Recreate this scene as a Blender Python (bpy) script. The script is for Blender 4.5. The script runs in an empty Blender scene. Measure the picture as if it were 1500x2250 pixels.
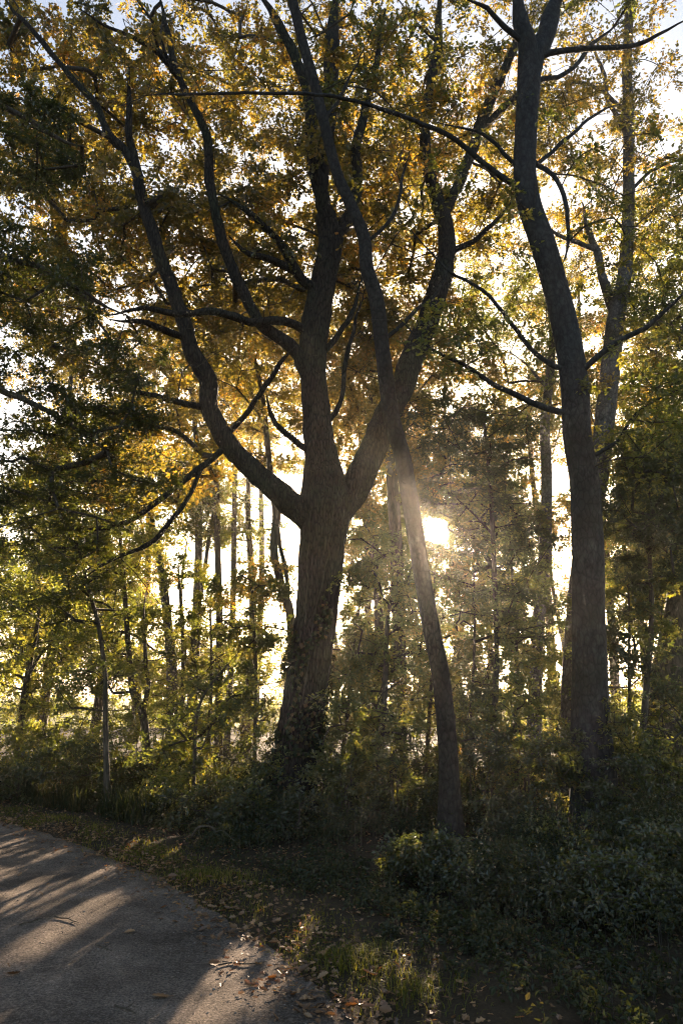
import bpy, math, random
import numpy as np
from mathutils import Vector, noise
SEED = 7
rng = np.random.default_rng(SEED)
random.seed(SEED)
R = math.radians
S = bpy.context.scene
COL = S.collection

# ------------------------------------------------------------------ camera
F = 1625.0                       # focal length in pixels of the 1500x2250 frame
PITCH = R(14.0)
CAM = np.array([0.0, 0.0, 1.6])
cam = bpy.data.cameras.new('camera')
cam.sensor_fit = 'VERTICAL'
cam.sensor_height = 36.0
cam.lens = 36.0 * F / 2250.0
cam.clip_start = 0.05
cam.clip_end = 8000
cam_ob = bpy.data.objects.new('camera', cam)
cam_ob.location = CAM
cam_ob.rotation_euler = (R(90) + PITCH, 0, 0)
COL.objects.link(cam_ob)
S.camera = cam_ob

# ------------------------------------------------------------------ light
SUN_AZ, SUN_EL = R(7.6), R(12.4)         # azimuth to the right of +Y, elevation
SUN = np.array([math.sin(SUN_AZ) * math.cos(SUN_EL), math.cos(SUN_AZ) * math.cos(SUN_EL), math.sin(SUN_EL)])
w = bpy.data.worlds.new('World')
S.world = w
w.use_nodes = True
nt = w.node_tree
bg = nt.nodes['Background']
sky = nt.nodes.new('ShaderNodeTexSky')
sky.sky_type = 'NISHITA'
sky.sun_disc = False
sky.sun_elevation = SUN_EL
sky.sun_rotation = SUN_AZ
sky.air_density = 1.0
sky.dust_density = 3.0
sky.ozone_density = 1.2
nt.links.new(sky.outputs[0], bg.inputs['Color'])
bg.inputs['Strength'].default_value = 0.06
sl = bpy.data.lights.new('sun_lamp', 'SUN')
sl.energy = 5.0
sl.angle = R(0.5)
sl.color = (1.0, 0.77, 0.55)
so = bpy.data.objects.new('sun_lamp', sl)
so.rotation_euler = Vector(SUN).to_track_quat('Z', 'Y').to_euler()
COL.objects.link(so)
S.view_settings.view_transform = 'Standard'
S.view_settings.look = 'None'
S.view_settings.exposure = 2.45
S.view_settings.gamma = 1.0
cy = S.cycles
cy.max_bounces = 7
cy.diffuse_bounces = 4
cy.transmission_bounces = 5
cy.glossy_bounces = 2
cy.volume_bounces = 0
cy.use_denoising = True
cy.filter_width = 1.15
try: cy.denoising_prefilter = 'NONE'
except Exception: pass
cy.sample_clamp_indirect = 6.0
cy.caustics_reflective = False
cy.caustics_refractive = False

# ------------------------------------------------------------------ helpers
def at(px, py, Y):
    """the point at distance Y ahead that the photograph shows at pixel (px, py)"""
    a, b = (px - 750.0) / F, -(py - 1125.0) / F
    d = np.array([a, math.cos(PITCH) - b * math.sin(PITCH), math.sin(PITCH) + b * math.cos(PITCH)])
    return CAM + d * (Y / d[1])

def gp(px, py):
    """the ground point seen at pixel (px, py)"""
    a, b = (px - 750.0) / F, -(py - 1125.0) / F
    d = np.array([a, math.cos(PITCH) - b * math.sin(PITCH), math.sin(PITCH) + b * math.cos(PITCH)])
    return CAM + d * (-CAM[2] / d[2])

def tag(o, label=None, cat=None, group=None, kind=None):
    if label: o['label'] = label
    if cat: o['category'] = cat
    if group: o['group'] = group
    if kind: o['kind'] = kind
    return o

def empty(name, loc):
    o = bpy.data.objects.new(name, None)
    o.location = loc
    o.empty_display_size = 0.2
    COL.objects.link(o)
    return o

class MB:
    """collects arrays of vertices and faces; build() links them as ONE mesh object"""
    def __init__(s):
        s.v, s.f, s.m, s.t, s.n = [], [], [], [], 0
        s.smooth = []
    def add(s, v, f, mat=0, tint=None, smooth=False):
        v = np.asarray(v, np.float32).reshape(-1, 3)
        f = np.asarray(f, np.int64)
        if len(v) == 0 or len(f) == 0: return
        s.v.append(v)
        s.f.append(f + s.n)
        s.m.append(np.full(len(f), mat, np.int32))
        s.smooth.append(np.full(len(f), smooth, bool))
        s.t.append(np.full(len(v), 0.5, np.float32) if tint is None else np.asarray(tint, np.float32))
        s.n += len(v)
    def build(s, name, mats, parent=None, origin=(0, 0, 0)):
        me = bpy.data.meshes.new(name)
        V = np.concatenate(s.v) - np.asarray(origin, np.float32)
        loops = np.concatenate([f.ravel() for f in s.f]).astype(np.int32)
        cnt = np.concatenate([np.full(len(f), f.shape[1], np.int32) for f in s.f])
        start = np.concatenate([[0], np.cumsum(cnt)[:-1]]).astype(np.int32)
        me.vertices.add(len(V)); me.vertices.foreach_set('co', V.astype(np.float32).ravel())
        me.loops.add(len(loops)); me.loops.foreach_set('vertex_index', loops)
        me.polygons.add(len(cnt)); me.polygons.foreach_set('loop_start', start)
        me.polygons.foreach_set('material_index', np.concatenate(s.m))
        me.polygons.foreach_set('use_smooth', np.concatenate(s.smooth))
        at_ = me.attributes.new('tint', 'FLOAT', 'POINT')
        at_.data.foreach_set('value', np.concatenate(s.t))
        for m in (mats if isinstance(mats, (list, tuple)) else [mats]): me.materials.append(m)
        me.update(calc_edges=True)
        o = bpy.data.objects.new(name, me)
        COL.objects.link(o)
        if parent is not None: o.parent = parent
        else: o.location = origin
        return o

def smooth_path(P, rad, step=0.12):
    """Catmull-Rom through the points, resampled"""
    P = np.asarray(P, float); rad = np.asarray(rad, float)
    if len(P) < 3:
        n = max(3, int(np.linalg.norm(P[-1] - P[0]) / step))
        t = np.linspace(0, 1, n)[:, None]
        return P[0] * (1 - t) + P[-1] * t, rad[0] + (rad[-1] - rad[0]) * t[:, 0]
    Q = np.vstack([2 * P[0] - P[1], P, 2 * P[-1] - P[-2]])
    out, ro = [], []
    for i in range(len(P) - 1):
        p0, p1, p2, p3 = Q[i:i + 4]
        n = max(2, int(np.linalg.norm(p2 - p1) / step))
        for k in range(n):
            t = k / n
            out.append(0.5 * ((2 * p1) + (p2 - p0) * t + (2 * p0 - 5 * p1 + 4 * p2 - p3) * t * t + (3 * p1 - p0 - 3 * p2 + p3) * t ** 3))
            ro.append(rad[i] * (1 - t) + rad[i + 1] * t)
    out.append(P[-1]); ro.append(rad[-1])
    return np.array(out), np.array(ro)

def tube(mb, P, rad, sides=8, mat=0, rough=0.0, freq=3.0, ridges=0.0, cap=True, wig=0.0):
    P = np.asarray(P, float); rad = np.asarray(rad, float)
    n = len(P)
    if wig > 0:
        for i in range(n):
            P[i] = P[i] + (np.array(noise.noise_vector(Vector(P[i] * 1.3))) + .45 * np.array(noise.noise_vector(Vector(P[i] * 4.5)))) * wig
    T = np.gradient(P, axis=0)
    T /= np.linalg.norm(T, axis=1)[:, None] + 1e-9
    u = np.cross(T[0], [0.3, 0.9, 0.1]); u /= np.linalg.norm(u)
    V = np.zeros((n, sides, 3))
    ang = np.arange(sides) * 2 * math.pi / sides
    for i in range(n):
        u = u - T[i] * np.dot(u, T[i]); u /= np.linalg.norm(u) + 1e-9
        v = np.cross(T[i], u)
        ring = np.cos(ang)[:, None] * u + np.sin(ang)[:, None] * v
        r = np.full(sides, rad[i])
        if rough > 0:
            for k in range(sides):
                q = P[i] + ring[k] * rad[i]
                a = noise.noise(Vector(q * freq)) + 0.5 * noise.noise(Vector((q[0] * freq * 4, q[1] * freq * 4, q[2] * freq * 1.2)))
                r[k] *= 1 + rough * a
                if ridges:
                    a = noise.noise(Vector((q[0] * 22, q[1] * 22, q[2] * 2.6)))
                    r[k] += ridges * (abs(a) * 1.5 - .45) * min(1.0, rad[i] / 0.12)
        V[i] = P[i] + ring * r[:, None]
    V = V.reshape(-1, 3)
    i, k = np.meshgrid(np.arange(n - 1), np.arange(sides), indexing='ij')
    a = i * sides + k; b = i * sides + (k + 1) % sides
    f = np.stack([a, b, b + sides, a + sides], -1).reshape(-1, 4)
    mb.add(V, f, mat, smooth=True)
    if cap:
        mb.add(np.vstack([V[:sides], P[0] - T[0] * rad[0] * .5]), [[(j + 1) % sides, j, sides] for j in range(sides)], mat, smooth=True)
        tip = P[-1] + T[-1] * rad[-1] * 0.8
        vv = np.vstack([V[-sides:], tip])
        ff = [[j, (j + 1) % sides, sides] for j in range(sides)]
        mb.add(vv, ff, mat, smooth=True)

def prisms(mb, A, B, ra, rb, mat=0):
    """many thin three-sided twigs at once, from A to B"""
    if len(A) == 0: return
    d = B - A; d /= np.linalg.norm(d, axis=1)[:, None] + 1e-9
    h = np.where(np.abs(d[:, 2:3]) > 0.9, np.array([[1., 0, 0]]), np.array([[0, 0, 1.]]))
    u = np.cross(d, h); u /= np.linalg.norm(u, axis=1)[:, None] + 1e-9
    v = np.cross(d, u)
    ra = np.broadcast_to(ra, (len(A),)); rb = np.broadcast_to(rb, (len(A),))
    L = []
    for base, rr in ((A, ra), (B, rb)):
        for k in range(3):
            a = k * 2 * math.pi / 3
            L.append(base + (u * math.cos(a) + v * math.sin(a)) * rr[:, None])
    V = np.stack(L, 1).reshape(-1, 3)
    o = np.arange(len(A))[:, None] * 6
    f = np.concatenate([o + np.array([[k, (k + 1) % 3, 3 + (k + 1) % 3, 3 + k]]) for k in range(3)])
    mb.add(V, f, mat, smooth=True)

# leaf outlines: (x across, y along, z fold) in units of leaf width / length
LEAF = {
    'fine': (np.array([[0, 0, 0], [.34, .18, .10], [.5, .48, .16], [.30, .80, .10], [0, 1, -.05], [-.30, .80, .10], [-.5, .48, .16], [-.34, .18, .10]]),
             [[0, 1, 2, 3], [0, 3, 4, 4], [0, 4, 5, 5], [0, 5, 6, 7]]),
    'quad': (np.array([[0, 0, 0], [.5, .42, .16], [.26, .82, .06], [0, 1, -.06], [-.26, .82, .06], [-.5, .42, .16]]),
             [[0, 1, 2, 3], [0, 3, 4, 5]]),
    'tri': (np.array([[0, 0, 0], [.5, .5, .14], [0, 1, -.04], [-.5, .5, .14]]), [[0, 1, 2], [0, 2, 3]]),
    # a lobed oak leaf
    'oak': (np.array([[0, 0, 0], [.22, .22, .04], [.5, .36, .10], [.24, .52, .04], [.46, .76, .10], [0, 1, -.05],
                      [-.46, .76, .10], [-.24, .52, .04], [-.5, .36, .10], [-.22, .22, .04]]),
            [[0, 1, 2, 3], [0, 3, 4, 5], [0, 5, 6, 7], [0, 7, 8, 9]]),
}
def leaves(mb, pos, d, nrm, size, aspect=0.6, kind='quad', mat=0, tint=None):
    if len(pos) == 0: return
    tpl, faces = LEAF[kind]
    d = d / (np.linalg.norm(d, axis=1)[:, None] + 1e-9)
    nrm = nrm - d * np.sum(nrm * d, 1)[:, None]
    nrm /= np.linalg.norm(nrm, axis=1)[:, None] + 1e-9
    x = np.cross(d, nrm)
    size = np.broadcast_to(size, (len(pos),))[:, None]
    V = np.stack([pos + x * size * aspect * t[0] + d * size * t[1] + nrm * size * t[2] for t in tpl], 1)
    k = len(tpl)
    if tint is None: tint = rng.random(len(pos))
    o = np.arange(len(pos))[:, None] * k
    tri = [f for f in faces if len(set(f)) == 3]; quad = [f for f in faces if len(set(f)) == 4]
    first = True
    V = V.reshape(-1, 3); T = np.repeat(tint, k)
    base = mb.n
    mb.v.append(V.astype(np.float32)); mb.t.append(T.astype(np.float32)); mb.n += len(V)
    for grp in (tri, quad):
        if not grp: continue
        w_ = 3 if grp is tri else 4
        f = np.concatenate([o + np.array([g[:w_]]) for g in grp]) + base
        mb.f.append(f); mb.m.append(np.full(len(f), mat, np.int32)); mb.smooth.append(np.zeros(len(f), bool))

# open lines along which the sun gets through the wood: (point, radius, spread)
LINES = []
SU = np.cross(SUN, [0, 0, 1.0]); SU /= np.linalg.norm(SU)
SV = np.cross(SU, SUN)
def keep_mask(P, extra=0.0):
    m = np.ones(len(P), bool)
    if len(P) == 0: return m
    u, v, t = P @ SU, P @ SV, P @ SUN
    for (o, r, sp, sx) in LINES:
        lim = (r + sp * 40) * max(sx, 1)
        du = u - o @ SU
        k = np.nonzero(np.abs(du) < lim)[0]
        if len(k) == 0: continue
        dt = t[k] - o @ SUN
        dd = np.sqrt((du[k] / sx) ** 2 + (v[k] - o @ SV) ** 2)
        m[k[(dt > -.5) & (dd < r + sp * np.maximum(dt, 0) + extra)]] = False
    return m

def unit(n):
    v = rng.normal(size=(n, 3)); return v / np.linalg.norm(v, axis=1)[:, None]

def spray(mb, C, rad, per, size, flat=0.6, kind='quad', lmat=1, wmat=0, twigs=7, aspect=0.6, droop=0.15, up=0.7, ovr=0.0,
          tint=None, tw=0.004):
    """leafy sprays: round every centre C twigs leave in all directions and carry leaves along their length"""
    n = len(C)
    if n == 0: return
    rad = np.broadcast_to(rad, (n,))
    D = unit(n * twigs); D[:, 2] *= flat
    A = np.repeat(C, twigs, 0)
    L = np.repeat(rad, twigs) * rng.uniform(0.45, 1.1, n * twigs)
    B = A + D * L[:, None]; B[:, 2] -= droop * L
    if wmat is not None:
        ok = keep_mask((A + B) / 2)
        prisms(mb, A[ok], B[ok], tw, tw * 0.4, wmat)
    k = max(1, int(per / twigs))
    t = rng.uniform(0.12, 1.05, (n * twigs, k))
    P = A[:, None] + (B - A)[:, None] * t[..., None]
    j = rng.normal(size=P.shape) * (0.10 * L)[:, None, None]
    P = (P + j).reshape(-1, 3)
    dirs = np.repeat(D, k, 0) + unit(len(P)) * 0.9
    dirs[:, 2] -= 0.15
    nr = unit(len(P)) * (1 - up) + np.array([0, 0, 1.0]) * up
    sz = size * rng.uniform(0.6, 1.25, len(P))
    cl = np.repeat(rng.random(n) if tint is None else tint, twigs * k)
    tn = np.clip(cl * 0.55 + rng.random(len(P)) * 0.45 + ovr, 0, 1)
    ok = keep_mask(P)
    leaves(mb, P[ok], dirs[ok], nr[ok], sz[ok], aspect, kind, lmat, tn[ok])

def grow(mb, skel, C, r0=0.0045, mat=0, sides=5, maxr=0.09, rpow=0.5, wig=0.12):
    """join clump centres C to the nearest wood, nearest first, so every spray hangs on a branch"""
    pts = list(np.asarray(skel)); par = [-1] * len(pts); load = [0] * len(pts)
    P = np.zeros((len(pts) + len(C) * 6, 3)); P[:len(pts)] = skel
    n = len(pts)
    order = np.argsort([np.min(np.linalg.norm(P[:n] - c, axis=1)) for c in C])
    parent = np.full(len(P), -1); load = np.zeros(len(P))
    chains = []
    for ci in order:
        c = C[ci]
        q = P[:n] - c
        dist = np.linalg.norm(q, axis=1) + 0.9 * np.maximum(q[:, 2], 0)   # rather from below
        k = int(np.argmin(dist))
        s = P[k]; L = np.linalg.norm(c - s)
        m = int(min(6, max(1, L / 0.35)))
        prev = k; chain = [k]
        bend = np.array([0, 0, 0.10 * L]) + rng.normal(size=3) * 0.06 * L
        for j in range(1, m + 1):
            t = j / m
            P[n] = s * (1 - t) + c * t + bend * math.sin(math.pi * t)
            if j < m: P[n] += rng.normal(size=3) * 0.02 * L
            parent[n] = prev; prev = n; chain.append(n); n += 1
        chains.append(chain)
        k = prev
        while k >= 0:
            load[k] += 1; k = parent[k]
    for ch in chains:
        pp = P[ch]
        rr = np.minimum(maxr, r0 * np.maximum(load[ch], 1) ** rpow)
        rr[0] = rr[1] * 1.05
        if len(ch) > 2: pp, rr = smooth_path(pp, rr, 0.2)
        if not keep_mask(pp[-1:])[0] and load[ch[-1]] <= 1: continue
        tube(mb, pp, rr, sides, mat, cap=False)
    return mb

def ell(c, r, n, hollow=0.0):
    """n points inside an ellipsoid"""
    v = unit(n) * (rng.uniform(hollow ** 3, 1, n) ** (1 / 3))[:, None]
    return np.asarray(c) + v * np.asarray(r)

# ------------------------------------------------------------------ materials
def new_mat(name):
    m = bpy.data.materials.new(name); m.use_nodes = True
    n = m.node_tree; n.nodes.clear()
    out = n.nodes.new('ShaderNodeOutputMaterial')
    return m, n, out

def leaf_mat(name, stops, trans=0.5, gloss=0.06, tscale=(1.5, 1.15, 0.35)):
    m, n, out = new_mat(name)
    N, K = n.nodes.new, n.links.new
    a = N('ShaderNodeAttribute'); a.attribute_name = 'tint'
    r = N('ShaderNodeValToRGB')
    r.color_ramp.elements[0].color = (*stops[0][1], 1); r.color_ramp.elements[0].position = stops[0][0]
    r.color_ramp.elements[1].color = (*stops[-1][1], 1); r.color_ramp.elements[1].position = stops[-1][0]
    for p, c in stops[1:-1]:
        e = r.color_ramp.elements.new(p); e.color = (*c, 1)
    K(a.outputs['Fac'], r.inputs[0])
    d = N('ShaderNodeBsdfDiffuse'); K(r.outputs[0], d.inputs[0])
    mul = N('ShaderNodeMix'); mul.data_type = 'RGBA'; mul.blend_type = 'MULTIPLY'; mul.inputs[0].default_value = 1
    K(r.outputs[0], mul.inputs[6]); mul.inputs[7].default_value = (*tscale, 1)
    t = N('ShaderNodeBsdfTranslucent'); K(mul.outputs[2], t.inputs[0])
    mx = N('ShaderNodeMixShader'); mx.inputs[0].default_value = trans
    K(d.outputs[0], mx.inputs[1]); K(t.outputs[0], mx.inputs[2])
    g = N('ShaderNodeBsdfGlossy'); g.inputs['Roughness'].default_value = 0.42; g.inputs[0].default_value = (1, 1, 1, 1)
    m2 = N('ShaderNodeMixShader'); m2.inputs[0].default_value = gloss
    K(mx.outputs[0], m2.inputs[1]); K(g.outputs[0], m2.inputs[2])
    K(m2.outputs[0], out.inputs[0])
    return m

def bark_mat(name, c1, c2, c3, stretch=(9, 9, 1.6), bump=0.6, scale=1.0, rough=0.85, crack_shade=.6):
    m, n, out = new_mat(name)
    N, K = n.nodes.new, n.links.new
    tc = N('ShaderNodeTexCoord'); mp = N('ShaderNodeMapping'); mp.inputs['Scale'].default_value = [s * scale for s in stretch]
    K(tc.outputs['Object'], mp.inputs[0])
    n1 = N('ShaderNodeTexNoise'); n1.inputs['Scale'].default_value = 2.2; n1.inputs['Detail'].default_value = 6; n1.inputs['Roughness'].default_value = .65
    K(mp.outputs[0], n1.inputs['Vector'])
    v = N('ShaderNodeTexVoronoi'); v.feature = 'DISTANCE_TO_EDGE'; v.inputs['Scale'].default_value = 2.4
    K(mp.outputs[0], v.inputs['Vector'])
    n2 = N('ShaderNodeTexNoise'); n2.inputs['Scale'].default_value = 1.3; n2.inputs['Detail'].default_value = 3
    K(tc.outputs['Object'], n2.inputs['Vector'])
    r = N('ShaderNodeValToRGB')
    r.color_ramp.elements[0].color = (*c1, 1); r.color_ramp.elements[0].position = .3
    r.color_ramp.elements[1].color = (*c2, 1); r.color_ramp.elements[1].position = .7
    K(n1.outputs[0], r.inputs[0])
    r2 = N('ShaderNodeValToRGB'); r2.color_ramp.elements[0].position = .48; r2.color_ramp.elements[1].position = .64
    K(n2.outputs[0], r2.inputs[0])
    mx = N('ShaderNodeMix'); mx.data_type = 'RGBA'; K(r2.outputs[0], mx.inputs[0]); K(r.outputs[0], mx.inputs[6]); mx.inputs[7].default_value = (*c3, 1)
    p = N('ShaderNodeBsdfPrincipled'); p.inputs['Roughness'].default_value = rough
    p.inputs['Specular IOR Level'].default_value = 0.25
    cr = N('ShaderNodeMapRange'); cr.inputs[1].default_value = 0; cr.inputs[2].default_value = .16; cr.inputs[3].default_value = crack_shade; cr.inputs[4].default_value = 1.1  # shade in the bark crevices, put into the colour along the plate edges
    K(v.outputs[0], cr.inputs[0])
    mc = N('ShaderNodeMix'); mc.data_type = 'RGBA'; mc.blend_type = 'MULTIPLY'; mc.inputs[0].default_value = 1
    K(mx.outputs[2], mc.inputs[6]); K(cr.outputs[0], mc.inputs[7])
    K(mc.outputs[2], p.inputs['Base Color'])
    ad = N('ShaderNodeMath'); ad.operation = 'ADD'; K(n1.outputs[0], ad.inputs[0]); K(v.outputs[0], ad.inputs[1])
    b = N('ShaderNodeBump'); b.inputs['Strength'].default_value = bump; b.inputs['Distance'].default_value = 0.03
    K(ad.outputs[0], b.inputs['Height']); K(b.outputs[0], p.inputs['Normal'])
    K(p.outputs[0], out.inputs[0])
    return m

M = {}
M['oak_bark'] = bark_mat('oak_bark', (.022, .016, .012), (.062, .046, .034), (.045, .043, .025), bump=1.0, crack_shade=.25, stretch=(11, 11, 2.2))
M['beech_bark'] = bark_mat('beech_bark', (.018, .016, .015), (.064, .061, .058), (.027, .026, .022), stretch=(8, 8, 4), bump=0.5, scale=.9, crack_shade=.7)
M['lean_bark'] = bark_mat('lean_bark', (.018, .014, .011), (.062, .050, .040), (.032, .026, .02), stretch=(8, 8, 4), bump=0.7, crack_shade=.6)
M['grey_bark'] = bark_mat('grey_bark', (.07, .06, .055), (.17, .155, .14), (.09, .075, .05), stretch=(6, 6, 4), bump=0.5)
M['thin_bark'] = bark_mat('thin_bark', (.06, .045, .03), (.15, .115, .08), (.08, .075, .045), bump=0.5)
M['twig'] = bark_mat('twig_bark', (.05, .04, .03), (.10, .08, .06), (.07, .06, .045), bump=0.1)
M['oak_leaf'] = leaf_mat('oak_leaf', [(0, (.052, .063, .02)), (.45, (.115, .106, .03)), (.8, (.20, .148, .036)), (1, (.35, .185, .04))], trans=.66, tscale=(2.35, 2.0, .7))
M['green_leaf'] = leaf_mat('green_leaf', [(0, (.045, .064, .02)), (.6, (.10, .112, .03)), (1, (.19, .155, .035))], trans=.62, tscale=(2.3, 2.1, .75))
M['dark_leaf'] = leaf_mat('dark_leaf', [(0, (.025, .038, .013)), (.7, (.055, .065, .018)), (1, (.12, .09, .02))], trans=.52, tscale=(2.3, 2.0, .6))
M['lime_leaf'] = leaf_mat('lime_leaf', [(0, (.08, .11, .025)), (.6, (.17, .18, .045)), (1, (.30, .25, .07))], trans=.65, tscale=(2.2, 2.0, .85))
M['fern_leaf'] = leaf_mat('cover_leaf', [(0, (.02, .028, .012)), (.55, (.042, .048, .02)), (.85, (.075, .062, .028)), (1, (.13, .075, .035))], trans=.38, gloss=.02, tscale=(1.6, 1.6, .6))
M['grass'] = leaf_mat('grass_blade', [(0, (.045, .06, .015)), (.6, (.11, .11, .025)), (1, (.26, .20, .05))], trans=.55, gloss=.015, tscale=(2.1, 2.0, .5))
M['dead_leaf'] = leaf_mat('dead_leaf', [(0, (.07, .04, .02)), (.5, (.19, .10, .045)), (1, (.36, .22, .10))], trans=.2, gloss=.05, tscale=(1.6, 1.1, .5))

def ground_mat(name, stops, sc, bump=.4, dist=.02, fine=60):
    m, n, out = new_mat(name)
    N, K = n.nodes.new, n.links.new
    tc = N('ShaderNodeTexCoord')
    n1 = N('ShaderNodeTexNoise'); n1.inputs['Scale'].default_value = sc; n1.inputs['Detail'].default_value = 8; n1.inputs['Roughness'].default_value = .7
    n2 = N('ShaderNodeTexNoise'); n2.inputs['Scale'].default_value = fine; n2.inputs['Detail'].default_value = 4; n2.inputs['Roughness'].default_value = .75
    K(tc.outputs['Object'], n1.inputs['Vector']); K(tc.outputs['Object'], n2.inputs['Vector'])
    ad = N('ShaderNodeMath'); ad.operation = 'MULTIPLY_ADD'; ad.inputs[1].default_value = .6
    K(n2.outputs[0], ad.inputs[0])
    h = N('ShaderNodeMath'); h.operation = 'MULTIPLY'; h.inputs[1].default_value = .45; K(n1.outputs[0], h.inputs[0]); K(h.outputs[0], ad.inputs[2])
    r = N('ShaderNodeValToRGB')
    r.color_ramp.elements[0].color = (*stops[0][1], 1); r.color_ramp.elements[0].position = stops[0][0]
    r.color_ramp.elements[1].color = (*stops[-1][1], 1); r.color_ramp.elements[1].position = stops[-1][0]
    for p_, c in stops[1:-1]:
        e = r.color_ramp.elements.new(p_); e.color = (*c, 1)
    K(ad.outputs[0], r.inputs[0])
    p = N('ShaderNodeBsdfPrincipled'); p.inputs['Roughness'].default_value = 1.0; p.inputs['Specular IOR Level'].default_value = .05
    K(r.outputs[0], p.inputs['Base Color'])
    b = N('ShaderNodeBump'); b.inputs['Strength'].default_value = bump; b.inputs['Distance'].default_value = dist
    K(ad.outputs[0], b.inputs['Height']); K(b.outputs[0], p.inputs['Normal'])
    K(p.outputs[0], out.inputs[0])
    return m
M['soil'] = ground_mat('forest_soil', [(.3, (.022, .017, .011)), (.55, (.05, .038, .024)), (.75, (.09, .065, .035))], 3)
M['road'] = ground_mat('packed_gravel', [(.38, (.04, .031, .024)), (.49, (.115, .092, .073)), (.58, (.22, .176, .14)), (.69, (.48, .38, .30))], 1.3, bump=1.0, dist=.03, fine=70)
M['field'] = ground_mat('meadow', [(.3, (.09, .11, .03)), (.7, (.20, .19, .06))], .4)
M['hill'] = ground_mat('wooded_hill', [(.3, (.05, .06, .04)), (.7, (.09, .09, .05))], .05)
M['pebble'] = leaf_mat('pebble', [(0, (.06, .055, .05)), (.6, (.14, .12, .10)), (1, (.28, .24, .20))], trans=0, gloss=.0)

# ------------------------------------------------------------------ sky objects
m, n, out = new_mat('sun_glow')
e = n.nodes.new('ShaderNodeEmission'); e.inputs[0].default_value = (1, .93, .80, 1); e.inputs[1].default_value = 60
tr_ = n.nodes.new('ShaderNodeBsdfTransparent'); ad_ = n.nodes.new('ShaderNodeAddShader')
n.links.new(e.outputs[0], ad_.inputs[0]); n.links.new(tr_.outputs[0], ad_.inputs[1])
n.links.new(ad_.outputs[0], out.inputs[0])
bpy_s = MB()
th = np.linspace(0, math.pi, 17); ph = np.linspace(0, 2 * math.pi, 32, endpoint=False)
vv = np.array([[math.sin(a) * math.cos(b), math.sin(a) * math.sin(b), math.cos(a)] for a in th for b in ph]) * 42.0
ff = [[i * 32 + k, i * 32 + (k + 1) % 32, (i + 1) * 32 + (k + 1) % 32, (i + 1) * 32 + k] for i in range(16) for k in range(32)]
bpy_s.add(vv + SUN * 2600 + CAM, ff, smooth=True)
o = bpy_s.build('sun', m, origin=SUN * 2600 + CAM)
tag(o, 'low blazing white sun shining through the leaves beside the leaning grey trunk', 'sun', kind='structure')

# ------------------------------------------------------------------ ground
# edge of the track traced on the ground, from far left to near right
edge_px = [(-420, 1735), (-200, 1762), (0, 1808), (120, 1842), (250, 1895), (370, 1950), (470, 2010), (560, 2075), (640, 2135), (720, 2200), (775, 2260), (860, 2380)]
EDGE = np.array([gp(*p)[:2] for p in edge_px])
d = EDGE[-1] - EDGE[-2]; d /= np.linalg.norm(d)
EDGE = np.vstack([EDGE, EDGE[-1] + d * 3, EDGE[-1] + d * 12])
d = EDGE[0] - EDGE[1]; d /= np.linalg.norm(d)
EDGE = np.vstack([EDGE[0] + d * 40, EDGE[0] + d * 12, EDGE])
Z0 = np.zeros(len(EDGE))
E3, _ = smooth_path(np.c_[EDGE, Z0], Z0, 0.15)
E2 = E3[:, :2]
def side(P):
    """signed distance to the edge of the track: positive is the wood side"""
    P = np.atleast_2d(P)[:, :2]
    out = np.empty(len(P))
    T = np.gradient(E2, axis=0)
    for a in range(0, len(P), 4000):
        q = P[a:a + 4000]
        D = ((q[:, None] - E2[None]) ** 2).sum(-1)
        k = D.argmin(1)
        dv = q - E2[k]
        cr = T[k, 0] * dv[:, 1] - T[k, 1] * dv[:, 0]
        out[a:a + 4000] = np.sqrt(D[np.arange(len(q)), k]) * np.sign(cr)
    return out

def ground_z(x, y):
    """height of the wood floor: a low bank, then a shallow dip, then humps"""
    P = np.c_[np.ravel(x), np.ravel(y)]
    s = side(P)
    z = np.where(s > 0, 0.05 * np.minimum(s / 0.5, 1), 0.0)
    z = z - 0.10 * np.exp(-((s - 1.9) / 0.6) ** 2) * (s > 0)
    hum = np.array([noise.noise(Vector((a * .5, b * .5, 3.1))) * .10 + noise.noise(Vector((a * 2.1, b * 2.1, 1.1))) * .03 for a, b in P])
    return z + hum * np.clip((s - .3) / 1.2, 0, 1) - np.where(s < 0, 0.004, 0)

def sheet(name, xs, ys, mat, zf, kind='structure'):
    X, Y = np.meshgrid(xs, ys, indexing='ij')
    Z = zf(X, Y).reshape(X.shape)
    nx, ny = X.shape
    V = np.stack([X, Y, Z], -1).reshape(-1, 3)
    i, k = np.meshgrid(np.arange(nx - 1), np.arange(ny - 1), indexing='ij')
    a = i * ny + k
    f = np.stack([a, a + ny, a + ny + 1, a + 1], -1).reshape(-1, 4)
    mb = MB(); mb.add(V, f, smooth=True)
    return mb.build(name, mat)

fine_x = np.arange(-9, 9.01, .14); fine_y = np.arange(1.5, 16.01, .14)
xs = np.concatenate([[-1200, -600, -250, -100, -60, -40, -28, -20, -15, -12], fine_x, [12, 15, 20, 28, 40, 60, 100, 250, 600, 1200]])
ys = np.concatenate([[-300, -100, -40, -20, -10, -5, -2, 0], fine_y, [17, 18, 20, 22, 25, 28, 32, 38]])
o = sheet('ground', xs, ys, M['soil'], ground_z)
tag(o, 'dark soil of the wood floor under the trees', 'ground', kind='structure')
ysf = np.array([38, 45, 60, 90, 150, 300, 600, 1200.])
o = sheet('field', xs, ysf, M['field'], lambda X, Y: ground_z(X, Y) * (Y < 45).ravel() - 0.0)
tag(o, 'open pale field beyond the wood catching the low sun', 'field', kind='structure')
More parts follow.
